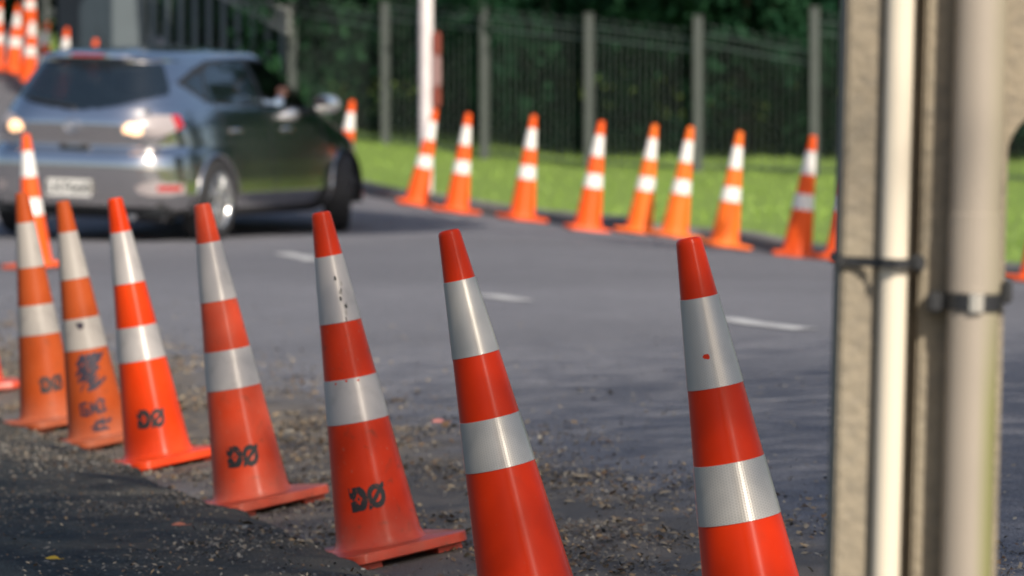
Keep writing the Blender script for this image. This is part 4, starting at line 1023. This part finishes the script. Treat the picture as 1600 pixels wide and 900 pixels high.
# interior floor and tub so that one does not look through the shell
bm = bmesh.new(); add_box(bm, (2.1, 0, 0.24), (3.9, 1.44, 0.06)); add_box(bm, (2.2, 0, 0.30), (1.9, 1.58, 0.05)); add_box(bm, (0.55, 0, 0.62), (0.85, 1.0, 0.5)); add_box(bm, (3.4, 0, 0.65), (0.25, 1.1, 0.5)); add_box(bm, (2.2, 0.70, 0.60), (1.75, 0.05, 0.66)); add_box(bm, (2.2, -0.70, 0.60), (1.75, 0.05, 0.66))
mesh_obj('interior_tub', bm_mesh('interior_tub', bm), M['black'], car, smooth=False)
seatm = material('seat_cloth', (0.03, 0.032, 0.036), 0.9, bump=[(200, 0.2)])
for (x, y) in ((2.15, -0.38), (2.15, 0.38), (1.30, -0.38), (1.30, 0.38)):
    e = empty('car_seat', (x, y, 0.3)); e.parent = car
    bm = bmesh.new(); add_box(bm, (0.2, 0, 0.16), (0.52, 0.5, 0.16), bevel=0.04); mesh_obj('seat_cushion', bm_mesh('seat_cushion', bm), seatm, e)
    bm = bmesh.new(); add_box(bm, (-0.12, 0, 0.48), (0.13, 0.48, 0.56), Matrix.Rotation(R(-16), 4, 'Y'), bevel=0.04); mesh_obj('seat_back', bm_mesh('seat_back', bm), seatm, e)
    bm = bmesh.new(); add_box(bm, (-0.24, 0, 0.86 if x > 2 else 0.80), (0.09, 0.26, 0.17), Matrix.Rotation(R(-12), 4, 'Y'), bevel=0.03); mesh_obj('headrest', bm_mesh('headrest', bm), seatm, e)
bm = bmesh.new(); add_box(bm, (3.0, 0, 0.86), (0.5, 1.36, 0.22), bevel=0.06); mesh_obj('dashboard', bm_mesh('dashboard', bm), M['black'], car)
bm = bmesh.new()
add_tube(bm, [(2.66 + 0.06 * math.sin(a), -0.38 + 0.18 * math.cos(a), 0.93 + 0.165 * math.sin(a)) for a in [2 * math.pi * k / 24 for k in range(25)]], 0.014, 8, cap=False)
add_tube(bm, [(2.66, -0.56, 0.93), (2.66, -0.20, 0.93)], 0.015, 8); add_tube(bm, [(2.66, -0.38, 0.93), (2.85, -0.38, 0.85)], 0.03, 8)
mesh_obj('steering_wheel', bm_mesh('steering_wheel', bm), M['black'], car)

def flank(x, z):
    k = int(np.argmin(np.abs(zz - z))); rw = BV[k]; m = rw[:, 1] < 0; o = np.argsort(rw[m][:, 0]); return float(np.interp(x, rw[m][o, 0], rw[m][o, 1]))
def seam(pts, name='door_seam'):
    P3 = []
    for (x0, z0), (x1, z1) in zip(pts, pts[1:]):
        for k in range(12): t = k / 12; P3.append((x0 + (x1 - x0) * t, z0 + (z1 - z0) * t))
    P3.append(pts[-1])
    for sgn in (1, -1):
        bm = bmesh.new(); add_tube(bm, [(x, sgn * flank(x, z), z) for x, z in P3], 0.0045, 5); mesh_obj(name, bm_mesh(name, bm), M['black'], car)
seam([(1.93, 1.02), (1.95, 0.6), (1.95, 0.30)]); seam([(3.05, 0.99), (3.10, 0.7), (3.02, 0.30)]); seam([(0.98, 1.05), (1.10, 0.85), (1.24, 0.62), (1.28, 0.30)]); seam([(1.28, 0.295), (3.02, 0.295)])
for x0 in (1.18, 2.18):
    for sgn in (-1, 1):
        y = abs(flank(x0 + 0.1, 0.83)); bm = bmesh.new()
        add_tube(bm, [(x0, sgn * (y - 0.005), 0.84), (x0 + 0.04, sgn * (y + 0.026), 0.843), (x0 + 0.16, sgn * (y + 0.026), 0.838), (x0 + 0.2, sgn * (y - 0.005), 0.835)], [0.012, 0.015, 0.015, 0.012], 10)
        mesh_obj('door_handle', bm_mesh('door_handle', bm), paint, car)
mirror_m = material('mirror_cap', (0.50, 0.49, 0.47), 0.25, metal=0.3, coat=0.8)
for sgn in (-1, 1):
    e = empty('door_mirror', (2.83, sgn * 0.94, 1.035)); e.parent = car
    bm = bmesh.new(); bmesh.ops.create_uvsphere(bm, u_segments=24, v_segments=14, radius=1, matrix=Matrix.Diagonal((0.075, 0.115, 0.078, 1)))
    for v in bm.verts:
        if v.co.x < -0.03: v.co.x = -0.03
    mesh_obj('mirror_shell', bm_mesh('mirror_shell', bm), mirror_m, e)
    bm = bmesh.new(); add_lathe(bm, [(0.001, 0), (0.95, 0), (1, -0.05)], 28, Matrix.Translation((-0.0315, 0, 0)) @ Matrix.Rotation(R(-90), 4, 'Y') @ Matrix.Diagonal((0.064, 0.10, 0.03, 1)))
    mesh_obj('mirror_glass', bm_mesh('mirror_glass', bm), M['chrome'], e)
    bm = bmesh.new(); add_tube(bm, [(0.0, -sgn * 0.16, -0.055), (0.0, -sgn * 0.05, -0.045)], [0.028, 0.022], 10); mesh_obj('mirror_arm', bm_mesh('mirror_arm', bm), M['black'], e)
# wheels
rim_m = material('alloy', (0.62, 0.62, 0.62), 0.25, metal=0.85)
bm = bmesh.new(); add_lathe(bm, [(0.205, -0.095), (0.215, -0.103), (0.29, -0.103), (0.308, -0.09), (0.315, -0.06), (0.316, 0), (0.315, 0.06), (0.308, 0.09), (0.29, 0.103), (0.215, 0.103), (0.205, 0.095)], 48); TYRE = bm_mesh('tyre', bm)
bm = bmesh.new(); add_lathe(bm, [(0.19, -0.09), (0.19, 0.06), (0.198, 0.085), (0.212, 0.100), (0.206, 0.1045), (0.190, 0.095)], 48); RIM = bm_mesh('rim', bm)
bm = bmesh.new()
for k in range(10):
    a = 2 * math.pi * (k // 2) / 5 + (0.2 if k % 2 else -0.2); a2 = 2 * math.pi * (k // 2) / 5 + (0.08 if k % 2 else -0.08)
    add_tube(bm, [(0.05 * math.cos(a2), 0.05 * math.sin(a2), 0.078), (0.12 * math.cos(a), 0.12 * math.sin(a), 0.088), (0.198 * math.cos(a), 0.198 * math.sin(a), 0.080)], [0.02, 0.015, 0.016], 8)
SPOKE = bm_mesh('spokes', bm)
bm = bmesh.new(); add_lathe(bm, [(0.001, 0.098), (0.045, 0.095), (0.06, 0.085), (0.062, 0.06)], 24); HUB = bm_mesh('hub', bm)
bm = bmesh.new(); add_lathe(bm, [(0.001, 0.02), (0.14, 0.02), (0.14, 0.0), (0.188, -0.02)], 32); DISC = bm_mesh('brake_disc', bm)
for x in (0.86, 3.50):
    for sgn in (-1, 1):
        steer = R(24) if x > 3 else 0
        e = empty('wheel'); e.parent = car
        e.matrix_local = Matrix.Translation((x, sgn * 0.775, 0.316)) @ Matrix.Rotation(steer, 4, 'Z') @ Matrix.Rotation(R(-90 * sgn), 4, 'X')
        mesh_obj('tyre', TYRE, M['rubber'], e); mesh_obj('rim', RIM, rim_m, e); mesh_obj('spokes', SPOKE, rim_m, e); mesh_obj('hub', HUB, rim_m, e); mesh_obj('brake_disc', DISC, M['black'], e)
        bm = bmesh.new(); ring = []
        for k in range(25):
            a = R(-14 + 208 * k / 24); ring.append((x + 0.352 * math.cos(a), z_ := 0.31 + 0.352 * math.sin(a)))
        pts = [(px_, sgn * (abs(flank(px_, max(pz_, 0.18))) - 0.004), pz_) for px_, pz_ in ring if pz_ > 0.18]
        add_tube(bm, pts, 0.014, 6); mesh_obj('arch_lip', bm_mesh('arch_lip', bm), paint, car)
        bm = bmesh.new(); vs1 = [bm.verts.new((px_, sgn * 0.86, pz_)) for px_, pz_ in ring]; vs2 = [bm.verts.new((px_, sgn * 0.50, pz_)) for px_, pz_ in ring]
        for k in range(24): bm.faces.new((vs1[k], vs1[k + 1], vs2[k + 1], vs2[k]))
        bm.faces.new(vs2); mesh_obj('wheel_well', bm_mesh('wheel_well', bm), M['black'], car, smooth=False)
# number plate, emblem, wiper, exhaust, spoiler lamp
M['plate'] = material('plate_white', (0.66, 0.65, 0.62), 0.45)
e = empty('number_plate', (0.006, 0, 0.40)); e.parent = car
bm = bmesh.new(); add_box(bm, (-0.006, 0, 0), (0.008, 0.37, 0.13), bevel=0.004); mesh_obj('plate', bm_mesh('plate', bm), M['plate'], e, smooth=False)
def text_mesh(s, size):
    cu = bpy.data.curves.new('t', 'FONT'); cu.body = s; cu.size = size; cu.align_x = 'CENTER'; cu.align_y = 'CENTER'; cu.extrude = 0.001; cu.offset = 0.0015
    o = bpy.data.objects.new('t', cu); C.objects.link(o); dg = bpy.context.evaluated_depsgraph_get(); me = bpy.data.meshes.new_from_object(o.evaluated_get(dg)); bpy.data.objects.remove(o); return me
me = text_mesh('LKF668', 0.115); me.transform(Matrix.Translation((-0.0115, 0, 0)) @ Matrix(((0, 0, -1, 0), (-1, 0, 0, 0), (0, 1, 0, 0), (0, 0, 0, 1))))
mesh_obj('plate_characters', me, M['black'], e, smooth=False)
e = empty('emblem', (0.05, 0, 0.865)); e.parent = car
bm = bmesh.new(); add_tube(bm, [(-0.008, 0.062 * math.cos(a), 0.05 * math.sin(a)) for a in [2 * math.pi * k / 28 for k in range(29)]], 0.007, 8, cap=False); mesh_obj('emblem_ring', bm_mesh('emblem_ring', bm), M['chrome'], e)
bm = bmesh.new(); add_tube(bm, [(-0.010, 0.05, 0.022), (-0.012, 0.02, 0.012), (-0.012, 0, -0.012), (-0.012, -0.02, 0.012), (-0.010, -0.05, 0.022)], 0.006, 8); mesh_obj('emblem_wings', bm_mesh('emblem_wings', bm), M['chrome'], e)
bm = bmesh.new(); add_tube(bm, [(0.085, 0.0, 0.995), (0.11, 0.20, 1.03), (0.13, 0.42, 1.06)], [0.022, 0.012, 0.009], 8); mesh_obj('rear_wiper', bm_mesh('rear_wiper', bm), M['black'], car)
bm = bmesh.new(); add_box(bm, (0.29, 0, 1.392), (0.012, 0.26, 0.016), bevel=0.003); mesh_obj('high_brake_light', bm_mesh('high_brake_light', bm), red_l, car, smooth=False)
bm = bmesh.new(); add_tube(bm, [(0.16, -0.45, 0.20), (0.42, -0.45, 0.21)], 0.035, 16); mesh_obj('exhaust_tip', bm_mesh('exhaust_tip', bm), M['chrome'], car)
bm = bmesh.new(); add_tube(bm, [(0.42, -0.62, 0.22), (0.46, -0.62, 0.22), (0.46, -0.15, 0.22), (0.42, -0.15, 0.22)][1:3], [0.075, 0.075], 16); mesh_obj('silencer', bm_mesh('silencer', bm), rim_m, car)
bm = bmesh.new(); add_tube(bm, [(0.085, 0.12, 0.715), (0.075, 0, 0.70), (0.085, -0.12, 0.715)], 0.012, 8); mesh_obj('tailgate_catch', bm_mesh('tailgate_catch', bm), M['black'], car)
bm = bmesh.new(); add_tube(bm, [(0.62, 0, 1.46), (0.55, 0, 1.53), (0.42, 0, 1.62)], [0.012, 0.005, 0.003], 6); mesh_obj('aerial', bm_mesh('aerial', bm), M['black'], car)
yaw = R(90 - CAR_YAW)
rot = Matrix.Rotation(yaw, 4, 'Z')
o_ = CAR_RW - rot @ Vector((0.86, -0.80, 0))
def gz_(lx, ly): q = o_ + rot @ Vector((lx, ly, 0)); return zr(q.x, q.y)
zr_, zf_, zL, zR_ = (gz_(0.86, 0.78) + gz_(0.86, -0.78)) / 2, (gz_(3.5, 0.78) + gz_(3.5, -0.78)) / 2, (gz_(0.86, 0.78) + gz_(3.5, 0.78)) / 2, (gz_(0.86, -0.78) + gz_(3.5, -0.78)) / 2
pit = -math.atan2(zf_ - zr_, 2.64); rol = math.atan2(zL - zR_, 1.56)
car.matrix_world = Matrix.Translation((o_.x, o_.y, zr_ - (zf_ - zr_) / 2.64 * 0.86 + 0.0)) @ rot @ Matrix.Rotation(pit, 4, 'Y') @ Matrix.Rotation(rol, 4, 'X')
CAR_M = car.matrix_world.copy()

# ------------------------------------------------------------------ driver
def skin_mesh(name, verts, edges, radii, subdiv=2, root=0):
    me = bpy.data.meshes.new(name); me.from_pydata(verts, edges, [])
    o = bpy.data.objects.new(name, me); C.objects.link(o)
    sk = o.modifiers.new('skin', 'SKIN'); sk.use_smooth_shade = True
    for i, v in enumerate(me.skin_vertices[0].data): v.radius = (radii[i], radii[i]) if not isinstance(radii[i], tuple) else radii[i]
    me.skin_vertices[0].data[root].use_root = True
    sb = o.modifiers.new('s', 'SUBSURF'); sb.levels = subdiv; sb.render_levels = subdiv
    dg = bpy.context.evaluated_depsgraph_get(); out = bpy.data.meshes.new_from_object(o.evaluated_get(dg)); bpy.data.objects.remove(o); return out
pers = empty('person'); tag(pers, 'driver in pale blue shirt with bare forearm at the open car window', 'person')
skin_m = material('skin', (0.48, 0.24, 0.16), 0.5, noise=[(20, 0.3, (0.40, 0.18, 0.12), 0.4, 0.7)])
shirt = material('pale_blue_shirt', (0.42, 0.52, 0.64), 0.85, noise=[(15, 0.4, (0.34, 0.44, 0.56), 0.4, 0.7)])
trous = material('dark_trousers', (0.04, 0.045, 0.06), 0.9)
hairm = material('dark_hair', (0.03, 0.022, 0.018), 0.6)
# x forward, y left, z up, in the car's own frame; seat at (2.15,-0.38)
Vp = [(2.22, -.38, .60), (2.16, -.38, .82), (2.14, -.38, 1.0), (2.15, -.38, 1.09), (2.18, -.38, 1.15), (2.22, -.38, 1.225), (2.235, -.38, 1.275),
      (2.14, -.56, 1.03), (2.24, -.73, 1.00), (2.42, -.70, 1.06), (2.50, -.66, 1.10),
      (2.15, -.20, 1.03), (2.35, -.18, .84), (2.55, -.26, .95), (2.63, -.27, 1.0),
      (2.30, -.48, .58), (2.72, -.50, .68), (2.95, -.50, .36), (3.06, -.50, .33), (2.30, -.28, .58), (2.72, -.26, .68), (2.95, -.26, .36), (3.06, -.26, .33)]
Ep = [(0, 1), (1, 2), (2, 3), (3, 4), (4, 5), (5, 6), (2, 7), (7, 8), (8, 9), (9, 10), (2, 11), (11, 12), (12, 13), (13, 14), (0, 15), (15, 16), (16, 17), (17, 18), (0, 19), (19, 20), (20, 21), (21, 22)]
Rp = [.15, .15, .14, .075, .06, .09, .078, .07, .055, .042, .03, .07, .055, .042, .03, .09, .07, .05, .045, .09, .07, .05, .045]
me = skin_mesh('body', Vp, Ep, Rp)
me.materials.clear()
for m_ in (skin_m, shirt, trous): me.materials.append(m_)
for f in me.polygons:
    c = f.center
    head = c.z > 1.075 and abs(c.y + .38) < .13; arm = c.x > 2.40 and c.z > 0.85 and c.x < 2.7
    f.material_index = 0 if (head or arm) else (2 if c.z < 0.66 or c.x > 2.45 else 1)
body = mesh_obj('body', me, parent=pers)
def finger_hand(name, wrist, fwd, side, up):
    """palm and five bent fingers as one skinned mesh"""
    w = Vector(wrist); f = Vector(fwd).normalized(); s = Vector(side).normalized(); u = Vector(up).normalized()
    V_ = [w, w + f * .05]; E_ = [(0, 1)]; R_ = [.024, .03]
    for k, (so, l) in enumerate(((-.03, .065), (-.01, .078), (.01, .073), (.03, .058))):
        i = len(V_); V_ += [w + f * .075 + s * so, w + f * (.075 + l * .5) + s * so * 1.1 - u * .008, w + f * (.075 + l * .8) + s * so * 1.1 - u * .03]
        E_ += [(1, i), (i, i + 1), (i + 1, i + 2)]; R_ += [.011, .009, .0075]
    i = len(V_); V_ += [w + f * .03 - s * .038 - u * .01, w + f * .06 - s * .055 - u * .022]; E_ += [(0, i), (i, i + 1)]; R_ += [.011, .009]
    return skin_mesh(name, [tuple(v) for v in V_], E_, R_, 1)
mesh_obj('hand', finger_hand('hand', (2.50, -.66, 1.10), (0.75, 0.1, 0.55), (0, 1, 0), (-.5, 0, .8)), skin_m, pers)
mesh_obj('hand', finger_hand('hand', (2.63, -.27, 1.0), (0.8, -0.2, 0.2), (0, -1, 0), (-.2, 0, 1)), skin_m, pers)
bm = bmesh.new(); bmesh.ops.create_uvsphere(bm, u_segments=24, v_segments=14, radius=1, matrix=Matrix.Translation((2.205, -.38, 1.275)) @ Matrix.Diagonal((0.105, 0.086, 0.095, 1)))
bmesh.ops.delete(bm, geom=[v for v in bm.verts if v.co.z < 1.235 and v.co.x > 2.19 or v.co.z < 1.2], context='VERTS'); mesh_obj('hair', bm_mesh('hair', bm), hairm, pers)
bm = bmesh.new(); add_tube(bm, [(2.30, -.38, 1.265), (2.325, -.38, 1.225), (2.305, -.38, 1.215)], [0.01, 0.016, 0.01], 8)
for sgn in (-1, 1):
    bmesh.ops.create_uvsphere(bm, u_segments=10, v_segments=8, radius=1, matrix=Matrix.Translation((2.21, -.38 + sgn * .088, 1.235)) @ Matrix.Diagonal((0.02, 0.01, 0.032, 1)))
mesh_obj('nose_and_ears', bm_mesh('nose_and_ears', bm), skin_m, pers)
pers.matrix_world = CAR_M
